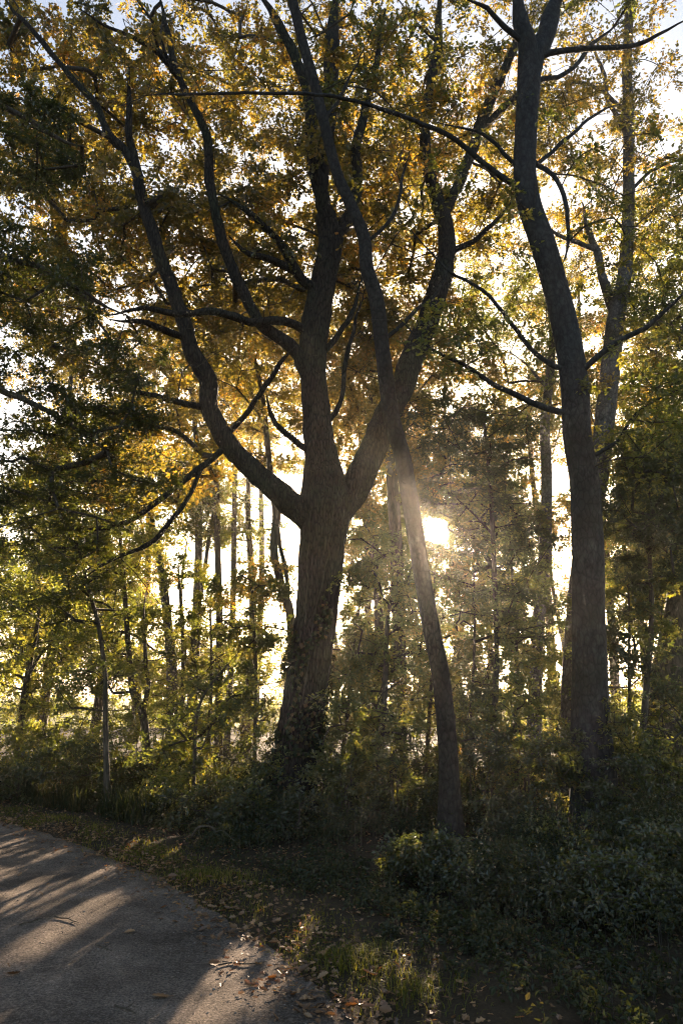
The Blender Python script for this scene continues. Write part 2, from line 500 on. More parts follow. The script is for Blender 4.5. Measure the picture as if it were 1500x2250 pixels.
# far hills
hb = MB()
hx = np.linspace(-1150, 1150, 90)
for j, (yy, hh) in enumerate([(950, 14)]):
    rows = []
    for t, zz in ((0, 0), (.3, .5), (.6, .9), (1.0, 1.0), (1.6, .2)):
        rows.append(np.stack([hx, np.full_like(hx, yy + t * 80), np.array([zz * hh * (1 + .8 * noise.noise(Vector((x * .004, 2, 5)))) - .5 for x in hx])], -1))
    V = np.concatenate(rows); n_ = len(hx)
    f = [[r * n_ + k, r * n_ + k + 1, (r + 1) * n_ + k + 1, (r + 1) * n_ + k] for r in range(4) for k in range(n_ - 1)]
    hb.add(V, f, smooth=True)
o = hb.build('hills', M['hill'])
tag(o, 'low wooded hills on the horizon', 'hills', kind='structure')

# the track: a strip from the edge to the left and towards the viewer
nrm = np.gradient(E2, axis=0); nrm = np.c_[-nrm[:, 1], nrm[:, 0]]; nrm /= np.linalg.norm(nrm, axis=1)[:, None]
offs = np.array([0.10, 0.03, -0.05, -.2, -.5, -1, -1.6, -2.3, -3.0, -3.8, -4.6, -5.0])
rows = []
for oo in offs:
    j = np.array([noise.noise(Vector((p[0] * 3.2, p[1] * 3.2, 7))) for p in E2]) * (0.10 if oo > -.1 else 0)
    P = E2 + nrm * (oo + j)[:, None] if oo > -.1 else E2 + nrm * oo
    rows.append(np.c_[P, np.full(len(P), (0.012 if oo < .05 else -.03) + 0.03 * (1 - ((oo + 2.5) / 2.5) ** 2))])
V = np.concatenate(rows); n_ = len(E2)
f = np.array([[r * n_ + k, r * n_ + k + 1, (r + 1) * n_ + k + 1, (r + 1) * n_ + k] for r in range(len(offs) - 1) for k in range(n_ - 1)])
mb = MB(); mb.add(V, f[:, ::-1], smooth=True)
o = mb.build('track', M['road'])
tag(o, 'grey packed gravel track crossing the lower left with streaks of sunlight', 'track', kind='structure')
def track_z(P):
    s = side(P); return 0.012 + 0.03 * np.clip(1 - ((s + 2.5) / 2.5) ** 2, 0, 1)

# ------------------------------------------------------------------ open lines of sunlight
LINES.append((CAM, .03, .0165, 1.0))                              # the sun itself seen between leaves
for (px, py, r, sx) in [(150, 1975, .20, 1.6), (60, 1985, .16, 1.5), (90, 2125, .14, 1.4), (455, 2185, .17, 1.0), (430, 2235, .17, 1.0), (20, 1815, .16, 2.2), (500, 2170, .12, 1.0),
                    (250, 1980, .10, 1.4), (300, 2030, .06, 1.2), (280, 1880, .10, 1.4), (420, 1945, .08, 1.2), (850, 2190, .045, 1.0), (560, 2030, .04, 1.2),
                    (1120, 1880, .05, 1.0)]:
    g = gp(px, py)
    for q in range(6):                            # a few small gaps close together: broken dapples
        j = rng.normal(size=2) * r * .75
        LINES.append((g + np.array([j[0] * sx * 1.2, j[1] * 3.0, 0]), r * rng.uniform(.30, .62), .002, sx))

rl = np.random.default_rng(21)
LINES += [(at(1245, 1825, 8.35), .30, .002, 1.0), (at(1290, 1900, 7.9), .16, .002, 1.0), (at(1130, 1870, 9.6), .15, .002, 1.0), (at(365, 1745, 11.2), .28, .002, 1.2),
          (at(940, 1900, 9.4), .07, .002, 1.0), (at(860, 1700, 10.8), .16, .002, 1.0), (at(530, 1870, 9.6), .10, .002, 1.0)]
for k in range(10):
    LINES.append((at(rl.uniform(1150, 1300), rl.uniform(1790, 1930), rl.uniform(8.1, 8.9)), rl.uniform(.05, .14), .002, 1.0))
for k in range(60):
    LINES.append((at(rl.uniform(720, 1500), rl.uniform(1000, 1760), rl.uniform(10.5, 15)), rl.uniform(.08, .22), .002, rl.uniform(.8, 1.4)))
for k in range(48):
    LINES.append((at(rl.uniform(-20, 340), rl.uniform(1230, 1640), rl.uniform(12, 15.5)), rl.uniform(.14, .30), .002, rl.uniform(.8, 1.5)))
for k in range(120):                                                # more chinks of light at bush height
    Yk = rl.uniform(9, 13.5)
    LINES.append((np.array([rl.uniform(-.50, .50) * Yk, Yk, rl.uniform(.15, 2.8)]), rl.uniform(.07, .22), .002, rl.uniform(.7, 1.5)))
for k in range(130):
    px = rl.uniform(0, 1500); Yk = rl.uniform(8.8, 12.5)
    LINES.append((at(px, rl.uniform(1560, 1850), Yk), rl.uniform(.05, .15), .001, rl.uniform(.8, 1.6)))
# ------------------------------------------------------------------ trees
def path_px(pts, Y0, Y1, grow_=1.0):
    """[(px, py, width px)] at depths running from Y0 to Y1 -> points and radii"""
    n = len(pts)
    L = np.cumsum([0] + [math.hypot(pts[i + 1][0] - pts[i][0], pts[i + 1][1] - pts[i][1]) for i in range(n - 1)])
    L = L / L[-1]
    P, r = [], []
    for i, (x, y, wd) in enumerate(pts):
        Y = Y0 + (Y1 - Y0) * L[i]
        p = at(x, y, Y); P.append(p)
        b = -(y - 1125.0) / F
        zc = Y / (math.cos(PITCH) - b * math.sin(PITCH))
        r.append(wd / 2 / F * zc * grow_)
    return np.array(P), np.array(r)

def make_tree(name, label, cat, trunk, limbs, bark, crowns, leafm, group=None, flare=1.5, sides=20, rough=.06, ridges=.0,
              spray_kw=None, grow_kw=None, base=None, rad=.5, per=90, bare=0):
    """trunk, limbs: (points, radii); crowns: arrays of clump centres"""
    P, r = trunk
    base = P[0].copy() if base is None else np.array(base)
    base[2] = float(ground_z(base[0], base[1])[0]) - 0.05
    root = empty(name, base)
    tag(root, label, cat, group)
    P = np.array(P); r = np.array(r)
    P[0] = [P[0][0], P[0][1], base[2] - .1]
    PP, rr = smooth_path(P, r, 0.10)
    h = PP[:, 2] - base[2]
    rr = rr * (1 + (flare - 1) * np.exp(-np.maximum(h, 0) / (r[0] * 2.2 + .05)))
    mb = MB(); tube(mb, PP, rr, sides, 0, rough, 3.0, ridges)
    mb.build('trunk', bark, root, base)
    skel = [PP[int(len(PP) * .3):]]
    for lp, lr in limbs:
        K = np.concatenate(skel); kd = K - CAM; kl = np.linalg.norm(kd, axis=1); l0 = np.linalg.norm(lp[0] - CAM)
        j = int(np.argmax((kd / kl[:, None]) @ ((lp[0] - CAM) / l0) - .0004 * np.abs(kl - l0)))
        fac = kl[j] / l0
        if np.linalg.norm(K[j] - (CAM + (lp[0] - CAM) * fac)) < .35 and .8 < fac < 1.25:
            tt = np.linspace(0, 1, len(lp))[:, None]
            lp = CAM + (lp - CAM) * (fac * (1 - tt) + tt)
            lp[0] = K[j]
        lr = lr.copy(); lr[-1] *= .35
        lp, lr = smooth_path(lp, lr, 0.12)
        mb = MB(); tube(mb, lp, lr, max(8, sides * 2 // 3), 0, rough * 1.5, 3.5, ridges * .7, wig=0.05)
        mb.build('limb', bark, root, base)
        skel.append(lp[1:])
    skel = np.concatenate(skel)[::2]
    C = np.concatenate(crowns) if len(crowns) else np.zeros((0, 3))
    if len(C):
        mb = MB()
        gk = dict(r0=.0045); gk.update(grow_kw or {})
        grow(mb, skel, C, **gk)
        if bare:                                       # leafless side twigs off the limbs
            B = skel[rng.integers(len(skel), size=bare)] + unit(bare) * rng.uniform(.3, 1.3, (bare, 1)) * [1, .5, 1]
            gb = dict(gk); gb['r0'] = .003
            grow(mb, skel, B, **gb)
        sk = dict(size=.08); sk.update(spray_kw or {})
        spray(mb, C, rad * rng.uniform(.7, 1.25, len(C)), per, **sk)
        mb.build('crown', [M['twig'], leafm], root, base)
    return root

# ---- the big forked oak
OY = 10.6
oak_trunk = path_px([(632, 1830, 150), (645, 1720, 112), (662, 1580, 102), (684, 1430, 98), (698, 1320, 100), (707, 1200, 110), (715, 1110, 124),
                     (706, 1010, 80), (697, 930, 66), (690, 850, 62), (687, 770, 64), (697, 690, 66), (712, 610, 60), (724, 545, 56), (716, 470, 48)], OY, OY, .93)
oak_limbs = [
    path_px([(722, 1165, 84), (655, 1118, 68), (600, 1072, 56), (545, 1022, 52), (492, 962, 49), (458, 895, 46), (453, 830, 44), (420, 765, 42), (402, 705, 38),
             (375, 630, 34), (347, 550, 32), (324, 470, 28), (304, 410, 27), (286, 350, 25), (240, 290, 19), (212, 236, 17), (175, 190, 15), (140, 150, 14), (60, 55, 12), (5, -10, 10)], OY, 9.2, .88),
    path_px([(288, 360, 20), (284, 260, 17), (283, 150, 10)], 9.4, 9.4, .88),
    path_px([(690, 850, 40), (650, 775, 34), (603, 737, 31), (562, 700, 30), (530, 625, 29), (492, 545, 27), (472, 455, 25), (462, 395, 24), (459, 330, 22), (444, 270, 20),
             (415, 208, 18), (388, 150, 16), (370, 80, 15), (352, -10, 14)], OY, 9.6, .88),
    path_px([(400, 165, 13), (350, 118, 13), (300, 85, 11), (235, 60, 8), (180, 20, 6)], 9.6, 9.0, .88),
    path_px([(718, 500, 40), (703, 420, 38), (688, 330, 35), (680, 220, 30), (650, 125, 26), (610, 55, 24), (570, -20, 22)], OY, 10.2, .88),
    path_px([(712, 420, 34), (722, 300, 34), (726, 180, 36), (728, 90, 36), (735, -20, 34)], OY, 10.8, .88),
    path_px([(728, 580, 40), (748, 510, 32), (775, 445, 28), (783, 370, 26), (782, 310, 24), (805, 230, 20), (825, 140, 17), (850, 20, 14)], OY, 11.4, .88),
    path_px([(705, 650, 30), (662, 612, 26), (640, 570, 23), (612, 530, 20), (575, 492, 17), (540, 462, 15), (480, 430, 11)], OY, 9.8, .88),
    path_px([(655, 605, 20), (600, 572, 18), (545, 558, 15), (500, 520, 9)], 10.5, 10.0, .88),
    path_px([(688, 745, 28), (645, 712, 22), (600, 703, 21), (555, 706, 21), (500, 690, 20), (445, 688, 19), (385, 690, 17), (317, 677, 13), (230, 690, 8)], OY, 9.0, .88),
    path_px([(398, 742, 20), (345, 716, 18), (300, 703, 13), (240, 700, 7)], 9.9, 9.3, .88),
    path_px([(445, 892, 20), (385, 884, 15), (322, 867, 13), (270, 845, 9), (220, 805, 5)], 9.9, 9.2, .88),
    path_px([(505, 950, 16), (560, 885, 14), (592, 835, 14), (612, 800, 12), (650, 765, 9)], 10.3, 9.9, .88),
    path_px([(708, 1000, 22), (668, 985, 17), (622, 952, 15), (596, 915, 13), (586, 872, 8)], OY, 10.0, .88),
    path_px([(482, 985, 16), (455, 1015, 16), (415, 1045, 16), (360, 1092, 16), (295, 1138, 14), (210, 1165, 11), (110, 1180, 8), (10, 1200, 5)], 10.2, 8.6, .88),
    path_px([(452, 1020, 12), (430, 1060, 12), (400, 1112, 12), (340, 1182, 12), (262, 1222, 10), (190, 1268, 6)], 10.1, 9.4, .88),
    path_px([(722, 1172, 84), (765, 1095, 80), (795, 1035, 74), (838, 945, 66), (885, 845, 62), (918, 765, 58), (945, 690, 54), (965, 620, 52), (980, 550, 44), (975, 490, 40), (955, 420, 33),
             (936, 350, 28), (934, 260, 25), (950, 160, 24), (963, 80, 23), (970, -20, 22)], OY, 12.4, .88),
    path_px([(978, 480, 30), (1008, 405, 27), (1038, 325, 27), (1065, 250, 26), (1100, 170, 23), (1135, 90, 21), (1160, 20, 18)], 11.8, 12.8, .88),
    path_px([(985, 575, 18), (1038, 532, 13), (1082, 488, 11), (1130, 430, 9)], 11.7, 11.5, .88),
    path_px([(1040, 300, 16), (1090, 250, 16), (1130, 215, 14), (1190, 170, 9)], 12.2, 12.5, .88),
    path_px([(722, 950, 18), (745, 890, 12), (757, 800, 12), (778, 730, 9), (798, 640, 7)], 10.7, 10.4, .88),
    path_px([(705, 800, 18), (745, 735, 14), (775, 680, 12), (796, 610, 9)], 10.7, 10.9, .88),
    path_px([(385, 145, 8), (340, 60, 9), (300, 0, 8)], 9.5, 9.2, .88),
]
oc = [ell(at(500, 330, 12.6), (5.0, 2.2, 4.0), 350), ell(at(330, 620, 11.6), (2.8, 1.3, 2.0), 130), ell(at(950, 250, 13.6), (3.6, 1.7, 3.8), 200),
      ell(at(600, -350, 11), (6, 3, 2.2), 80), ell(at(300, 1000, 11), (1.7, .8, .9), 36), ell(at(820, 640, 14), (2.0, 1.2, 2.0), 90), ell(at(90, 200, 10.6), (2.0, 1.2, 2.2), 80),
      ell(at(560, 300, 9.6), (3.6, .8, 2.2), 34)]
make_tree('oak_tree', 'massive dark oak forking low into several crooked limbs, centre of the wood', 'tree', oak_trunk, oak_limbs, M['oak_bark'], oc, M['oak_leaf'],
          bare=520, flare=1.08, sides=36, rough=.05, ridges=.035, rad=.55, per=170, spray_kw=dict(size=.088, kind='oak', aspect=.62, up=.45, twigs=9, flat=.7), grow_kw=dict(r0=.0055))

# ---- slender grey tree leaning in front of it
make_tree('leaning_tree', 'slender smooth grey tree leaning left, with the sun beside its trunk', 'tree',
          path_px([(992, 1895, 58), (988, 1800, 47), (986, 1700, 43), (980, 1600, 41), (967, 1480, 40), (947, 1380, 38), (926, 1260, 37), (905, 1130, 37), (885, 1010, 37), (863, 930, 37),
                   (850, 850, 35), (839, 760, 33), (826, 655, 33), (806, 590, 31), (799, 520, 28), (770, 450, 26), (740, 380, 24), (714, 280, 23), (690, 180, 23), (664, 90, 22), (636, -30, 21)], 8.9, 8.3),
          [path_px([(836, 760, 10), (900, 700, 9), (960, 640, 7), (1000, 560, 5)], 8.6, 9.2),
           path_px([(800, 540, 9), (860, 480, 8), (885, 400, 7), (900, 330, 5)], 8.5, 8.9),
           path_px([(712, 270, 8), (760, 190, 7), (800, 100, 6)], 8.4, 8.8)],
          M['lean_bark'], [ell(at(820, 120, 8.8), (1.4, 1.2, 1.1), 22), ell(at(650, -250, 8.4), (2, 1.6, 1.2), 40)], M['green_leaf'], rad=.4, per=80, spray_kw=dict(size=.06, up=.6), grow_kw=dict(r0=.004), rough=.035)

# ---- the grey beech on the right
make_tree('beech_tree', 'tall grey beech with a swollen base, its smooth trunk forking at the top right', 'tree',
          path_px([(1312, 1850, 128), (1304, 1720, 104), (1297, 1600, 90), (1295, 1500, 82), (1293, 1400, 78), (1291, 1300, 75), (1290, 1200, 73), (1283, 1060, 69), (1266, 950, 65), (1262, 850, 65),
                   (1241, 720, 61), (1216, 620, 59), (1190, 530, 58), (1162, 450, 56), (1152, 380, 53), (1154, 300, 52), (1160, 200, 53), (1163, 130, 56)], 9.2, 8.8, .93),
          [path_px([(1163, 165, 46), (1156, 90, 40), (1142, 40, 36), (1128, -40, 34)], 8.8, 8.6),
           path_px([(1168, 165, 46), (1190, 90, 40), (1208, 40, 40), (1232, -40, 40)], 8.8, 9.1),
           path_px([(1236, 914, 16), (1150, 880, 13), (1080, 842, 11), (1020, 800, 9), (940, 768, 6), (880, 700, 4)], 9.0, 8.2),
           path_px([(1228, 822, 13), (1180, 778, 11), (1120, 710, 9), (1060, 642, 8), (980, 590, 6), (900, 505, 4)], 9.0, 8.0),
           path_px([(1140, 408, 14), (1060, 358, 12), (990, 302, 11), (930, 276, 10), (840, 240, 9), (750, 214, 8), (600, 205, 7), (450, 200, 6), (300, 208, 4)], 8.8, 6.8),
           path_px([(1142, 370, 10), (1080, 310, 8), (1040, 285, 7), (960, 270, 5)], 8.8, 8.4),
           path_px([(1178, 345, 12), (1222, 400, 10), (1246, 470, 10), (1248, 530, 8), (1238, 580, 5)], 8.9, 8.6),
           path_px([(1178, 150, 14), (1225, 118, 13), (1290, 108, 12), (1400, 95, 10), (1510, 40, 8)], 8.9, 8.2),
           path_px([(1170, 190, 11), (1240, 165, 10), (1300, 100, 8), (1370, 40, 6)], 8.9, 9.4),
           path_px([(1150, 110, 13), (1110, 60, 12), (1070, 20, 10), (1020, -10, 8)], 8.8, 8.2),
           path_px([(1290, 830, 14), (1320, 775, 13), (1380, 735, 12), (1440, 700, 11), (1520, 620, 8)], 9.0, 8.2),
           path_px([(1312, 1015, 11), (1345, 975, 8), (1400, 905, 6), (1480, 860, 4)], 9.0, 8.4),
           path_px([(1188, 350, 9), (1250, 300, 8), (1310, 250, 6), (1370, 230, 4)], 8.9, 9.4)],
          M['beech_bark'], [ell(at(1180, -150, 8.8), (2.6, 2.0, 1.5), 60), ell(at(1440, 500, 9.0), (.9, 1.2, 1.6), 26), ell(at(1440, 900, 8.6), (.9, 1.0, 1.1), 28), ell(at(1000, 760, 8.4), (.7, .6, .5), 10),
                            ell(at(1120, 420, 9.0), (1.4, 1.3, 1.4), 16)], M['green_leaf'],
          bare=200, flare=1.1, sides=32, rough=.03, rad=.42, per=80, spray_kw=dict(size=.065, up=.7, flat=.4), grow_kw=dict(r0=.004))

# ---- the tall thin tree behind it
make_tree('forked_tree', 'tall thin pale tree with a side fork, behind the grey beech trunk', 'tree',
          path_px([(1252, 1760, 50), (1253, 1600, 42), (1256, 1450, 40), (1275, 1250, 42), (1305, 1100, 44), (1320, 1000, 44), (1330, 900, 43), (1341, 800, 42), (1352, 700, 38), (1370, 610, 30), (1378, 500, 27), (1380, 400, 25),
                   (1380, 250, 23), (1376, 150, 21), (1380, 50, 19), (1384, -80, 16)], 13.6, 14.0),
          [path_px([(1350, 700, 30), (1338, 650, 22), (1322, 600, 18), (1312, 555, 17), (1293, 505, 13), (1280, 445, 8)], 13.9, 13.6),
           path_px([(1315, 550, 12), (1270, 535, 11), (1225, 515, 8), (1180, 480, 5)], 13.8, 13.4),
           path_px([(1372, 300, 12), (1340, 230, 10), (1325, 160, 9), (1290, 60, 6)], 13.9, 14.4),
           path_px([(1385, 420, 8), (1440, 370, 7), (1510, 345, 5)], 13.9, 13.4),
           path_px([(1372, 240, 10), (1320, 200, 9), (1270, 180, 7), (1230, 190, 5)], 13.9, 13.2)],
          M['grey_bark'], [ell(at(1340, 250, 14), (2.0, 2.0, 3.6), 120), ell(at(1400, 900, 14.2), (1.6, 1.4, 1.6), 30), ell(at(1300, -200, 14), (2.6, 2.4, 2), 50)], M['oak_leaf'],
          rad=.5, per=110, spray_kw=dict(size=.075, up=.5), rough=.04)

# ---- trunks of the wood behind, each with its crown
def wood_tree(name, label, pts, Y, crowns, leafm='green_leaf', bark='thin_bark', kw=None, limbs=None, size=.085, per=150, rad=.6, kind='tri', cat='tree', group=None, up=.55):
    t = path_px(pts, Y, Y)
    make_tree(name, label, cat, t, [path_px(p, Y, Y + random.uniform(-.8, .8)) for p in (limbs or [])], M[bark], [ell(at(cx, cy, Y + dy), (rx, ry, rz), int(n * 1.7)) for (cx, cy, dy, rx, ry, rz, n) in crowns],
              M[leafm], bare=14, sides=12, rough=.04, rad=rad, per=per, spray_kw=dict(size=size, kind=kind, up=up, twigs=6), grow_kw=dict(r0=.006, sides=4), group=group)

wood_tree('slim_tree', 'slim tree with crossing thin branches, just left of the grey beech', [(1168, 1690, 36), (1174, 1560, 31), (1180, 1400, 27), (1196, 1200, 26), (1200, 1050, 24), (1196, 930, 22), (1208, 820, 18), (1212, 720, 14), (1198, 640, 9)], 16,
          [(1120, 760, 0, 2.6, 1.6, 2.2, 60), (1080, 1350, 0, 1.6, 1.4, 1.5, 34)], 'green_leaf', 'grey_bark', limbs=[[(1212, 860, 9), (1180, 830, 8), (1150, 790, 5)], [(1205, 740, 8), (1230, 690, 6), (1240, 620, 4)]])
wood_tree('edge_tree', 'broad dark trunk cut by the right edge, behind the undergrowth', [(1462, 1660, 104), (1470, 1540, 88), (1482, 1400, 64), (1498, 1280, 54), (1520, 1100, 50), (1540, 900, 46)], 13,
          [(1460, 1120, 0, 1.5, 1.3, 2.0, 70), (1560, 600, 1, 2.4, 2, 2.5, 70)], 'green_leaf')
wood_tree('straight_tree', 'straight trunk close behind the leaning grey tree, below the sun', [(872, 1700, 34), (880, 1560, 30), (876, 1400, 29), (872, 1250, 29), (866, 1130, 28), (858, 1000, 24), (850, 800, 18)], 14.5,
          [(900, 820, 0, 2.0, 1.6, 2.0, 70), (980, 1000, .5, 1.6, 1.4, 1.4, 50)], 'oak_leaf')
wood_tree('crooked_tree', 'crooked thin double stem in the bright gap just left of the oak trunk', [(650, 1560, 22), (640, 1380, 20), (622, 1300, 18), (604, 1230, 18), (602, 1180, 17), (606, 1130, 16), (594, 1040, 14), (586, 960, 13), (578, 880, 11), (560, 790, 8)], 15,
          [(560, 860, 0, 1.6, 1.4, 1.8, 44), (560, 1330, 0, .9, .9, .9, 12)], 'oak_leaf', limbs=[[(640, 1370, 12), (625, 1260, 10), (612, 1150, 9), (620, 1080, 6)]])
wood_tree('pole_tree', 'straight bright-edged pole trunk in the white gap left of the crooked stem', [(500, 1560, 16), (510, 1400, 13), (514, 1200, 12), (516, 1050, 11), (520, 850, 9), (530, 700, 6)], 20,
          [(520, 780, 0, 2.2, 1.8, 2.6, 60)], 'oak_leaf', 'grey_bark', size=.1)
wood_tree('pole_tree', 'leafy pole trunk standing just left of the bright-edged pole', [(485, 1540, 18), (482, 1380, 15), (478, 1200, 14), (474, 1020, 12), (460, 900, 8)], 18,
          [(450, 1050, 0, .8, .8, 1.6, 26), (480, 1400, 0, 1.0, .8, .8, 20)], 'green_leaf', size=.09)
wood_tree('pole_tree', 'pale straight trunk forking halfway up in the white gap, with a thin twin', [(418, 1620, 26), (426, 1480, 23), (434, 1300, 19), (437, 1150, 15), (434, 1000, 12), (420, 850, 9)], 19,
          [(400, 900, 0, 2.2, 1.8, 1.9, 50)], 'oak_leaf', 'grey_bark', limbs=[[(430, 1380, 11), (450, 1250, 10), (466, 1150, 8), (478, 1050, 5)]], size=.1)
wood_tree('slanting_tree', 'pale trunk slanting left below the long low oak bough', [(382, 1600, 28), (378, 1480, 24), (368, 1360, 20), (356, 1260, 17), (342, 1190, 14), (322, 1080, 9)], 18,
          [(330, 1080, 0, 1.4, 1.3, 1.2, 32), (270, 1400, 0, 1.1, 1.0, 1.3, 26)], 'green_leaf', 'grey_bark', size=.09)
wood_tree('thin_tree', 'thin dark stem with a kink, left of the slanting pale trunk', [(325, 1720, 18), (322, 1640, 17), (314, 1570, 18), (292, 1520, 14), (284, 1440, 12), (276, 1330, 11), (268, 1230, 9), (262, 1150, 6)], 13,
          [(230, 1200, 0, 1.2, 1.0, .8, 26), (250, 1440, 0, 1.0, .8, .9, 30)], 'lime_leaf', limbs=[[(318, 1580, 12), (324, 1500, 10), (318, 1400, 8), (322, 1300, 5)]], size=.07)
wood_tree('thin_tree', 'single dark sapling stem, nearest the track at left', [(238, 1790, 17), (235, 1700, 13), (232, 1580, 11), (231, 1480, 10), (216, 1370, 9), (196, 1300, 8), (182, 1240, 6), (166, 1180, 4)], 11,
          [(150, 1290, 0, 1.1, .9, .6, 26), (130, 1150, 0, 1.2, .9, .6, 28), (200, 1500, .3, .7, .6, .5, 12)], 'green_leaf', size=.06, rad=.4)
wood_tree('thin_tree', 'small forked trunk among lit lime leaves at the far left edge', [(46, 1690, 18), (46, 1620, 15), (52, 1540, 14), (66, 1460, 12), (80, 1390, 9), (90, 1300, 6)], 15,
          [(60, 1400, 0, 2.0, 1.4, 1.6, 70)], 'lime_leaf', size=.08, limbs=[[(60, 1480, 8), (100, 1425, 6), (160, 1410, 4)]])
wood_tree('thin_tree', 'thin sapling arching right over the bushes left of the oak', [(424, 1830, 9), (426, 1740, 8), (429, 1620, 8), (433, 1570, 7), (452, 1520, 6), (500, 1460, 4)], 10.8,
          [(470, 1560, 0, .8, .7, .6, 16), (400, 1640, 0, .7, .6, .5, 12)], 'green_leaf', size=.055, rad=.35)
wood_tree('thin_tree', 'dark slanting sapling stem halfway between the oak and the leaning tree', [(818, 1850, 18), (826, 1740, 16), (836, 1640, 15), (846, 1500, 13), (850, 1380, 10), (862, 1280, 7)], 10.6,
          [(840, 1330, 0, .9, .7, .8, 26), (880, 1500, 0, .9, .7, .8, 26)], 'green_leaf', size=.055, rad=.35)
wood_tree('thin_tree', 'hair-thin straight stem just right of the leaning grey tree', [(1022, 1800, 8), (1030, 1650, 6), (1038, 1500, 6), (1042, 1380, 5), (1040, 1240, 4)], 11.5,
          [(1080, 1330, 0, 1.0, .8, .7, 26), (1060, 1560, 0, .8, .7, .6, 20), (1060, 1120, 0, 1.0, .8, .5, 22)], 'green_leaf', size=.06, rad=.4)
wood_tree('thin_tree', 'thin leafy stem rising close on the right side of the oak base', [(742, 1800, 12), (750, 1680, 10), (768, 1520, 9), (782, 1380, 7), (800, 1270, 5)], 11.8,
          [(790, 1250, 0, .8, .7, .9, 26), (780, 1450, 0, .8, .7, .8, 26), (770, 1620, 0, .7, .6, .6, 18)], 'green_leaf', size=.055, rad=.35)
wood_tree('thin_tree', 'low-branched small tree spreading dark leaves right of the beech', [(1402, 1800, 20), (1408, 1650, 16), (1420, 1500, 14), (1430, 1350, 11), (1425, 1200, 8)], 10.4,
          [(1430, 1170, 0, .9, .8, .9, 46), (1400, 1400, 0, .5, .6, .5, 14), (1450, 1000, 0, .6, .7, .5, 20)], 'dark_leaf', size=.06, rad=.38)

for lab, x0, yb, xt, yt, Y, lm in [
    ('slender pale-leaved sapling between the slanting trunk and the forked pole', 400, 1640, 392, 1250, 15.5, 'lime_leaf'),
    ('slender leafy sapling crossing the foot of the forked pole trunk', 455, 1660, 462, 1330, 14.5, 'green_leaf'),
    ('slender sapling close on the left of the oak trunk', 560, 1650, 552, 1290, 13.5, 'green_leaf'),
    ('slender sapling between the sun and the grey beech', 1135, 1700, 1120, 1180, 13.0, 'green_leaf'),
    ('slender sapling leaning right behind the leaning tree', 930, 1680, 955, 1260, 13.0, 'oak_leaf'),
    ('slender sapling in front of the broad dark trunk at right', 1372, 1720, 1380, 1300, 12.0, 'green_leaf')]:
    wood_tree('sapling', lab, [(x0, yb, 10), ((x0 + xt) / 2 + 6, (yb + yt) / 2, 8), (xt, yt, 4)], Y,
              [(xt, yt + 60, 0, .9, .6, .9, 22), (x0, (yb + yt) / 2 + 40, 0, .8, .6, .7, 16)], lm, size=.07, rad=.4)

# overhanging branches of a tree whose trunk is just outside the left edge
hb_trunk = (np.array([[-6.4, 7.2, 0], [-6.3, 7.2, 2.5], [-6.2, 7.3, 5], [-6.1, 7.4, 8], [-6.0, 7.5, 11]]), np.array([.26, .22, .2, .16, .1]))
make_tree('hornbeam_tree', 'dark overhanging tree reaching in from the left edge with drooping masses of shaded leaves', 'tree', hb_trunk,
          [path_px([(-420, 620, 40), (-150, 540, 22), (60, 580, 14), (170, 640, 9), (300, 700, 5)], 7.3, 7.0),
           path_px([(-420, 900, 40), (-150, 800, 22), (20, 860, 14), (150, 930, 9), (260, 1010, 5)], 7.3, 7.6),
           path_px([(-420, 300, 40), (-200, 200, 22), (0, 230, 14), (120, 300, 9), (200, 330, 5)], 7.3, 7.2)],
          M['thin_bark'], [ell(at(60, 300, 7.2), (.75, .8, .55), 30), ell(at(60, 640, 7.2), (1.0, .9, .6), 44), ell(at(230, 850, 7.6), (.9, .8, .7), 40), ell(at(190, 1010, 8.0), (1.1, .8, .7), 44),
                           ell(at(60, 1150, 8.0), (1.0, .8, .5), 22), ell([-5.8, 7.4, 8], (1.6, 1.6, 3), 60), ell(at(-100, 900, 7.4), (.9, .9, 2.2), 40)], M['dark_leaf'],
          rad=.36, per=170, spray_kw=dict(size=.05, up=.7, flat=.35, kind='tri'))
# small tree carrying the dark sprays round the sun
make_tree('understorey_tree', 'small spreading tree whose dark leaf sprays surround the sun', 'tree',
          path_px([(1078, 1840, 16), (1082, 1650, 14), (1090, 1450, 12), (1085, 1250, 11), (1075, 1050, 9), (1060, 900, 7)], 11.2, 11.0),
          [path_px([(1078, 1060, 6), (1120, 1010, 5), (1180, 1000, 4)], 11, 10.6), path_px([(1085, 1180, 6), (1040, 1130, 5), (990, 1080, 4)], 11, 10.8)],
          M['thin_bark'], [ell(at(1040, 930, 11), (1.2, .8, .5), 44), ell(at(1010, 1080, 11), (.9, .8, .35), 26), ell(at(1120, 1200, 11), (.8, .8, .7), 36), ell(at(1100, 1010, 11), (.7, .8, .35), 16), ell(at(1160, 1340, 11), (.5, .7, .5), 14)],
          M['dark_leaf'], rad=.36, per=100, spray_kw=dict(size=.062, up=.8, flat=.3), sides=10)

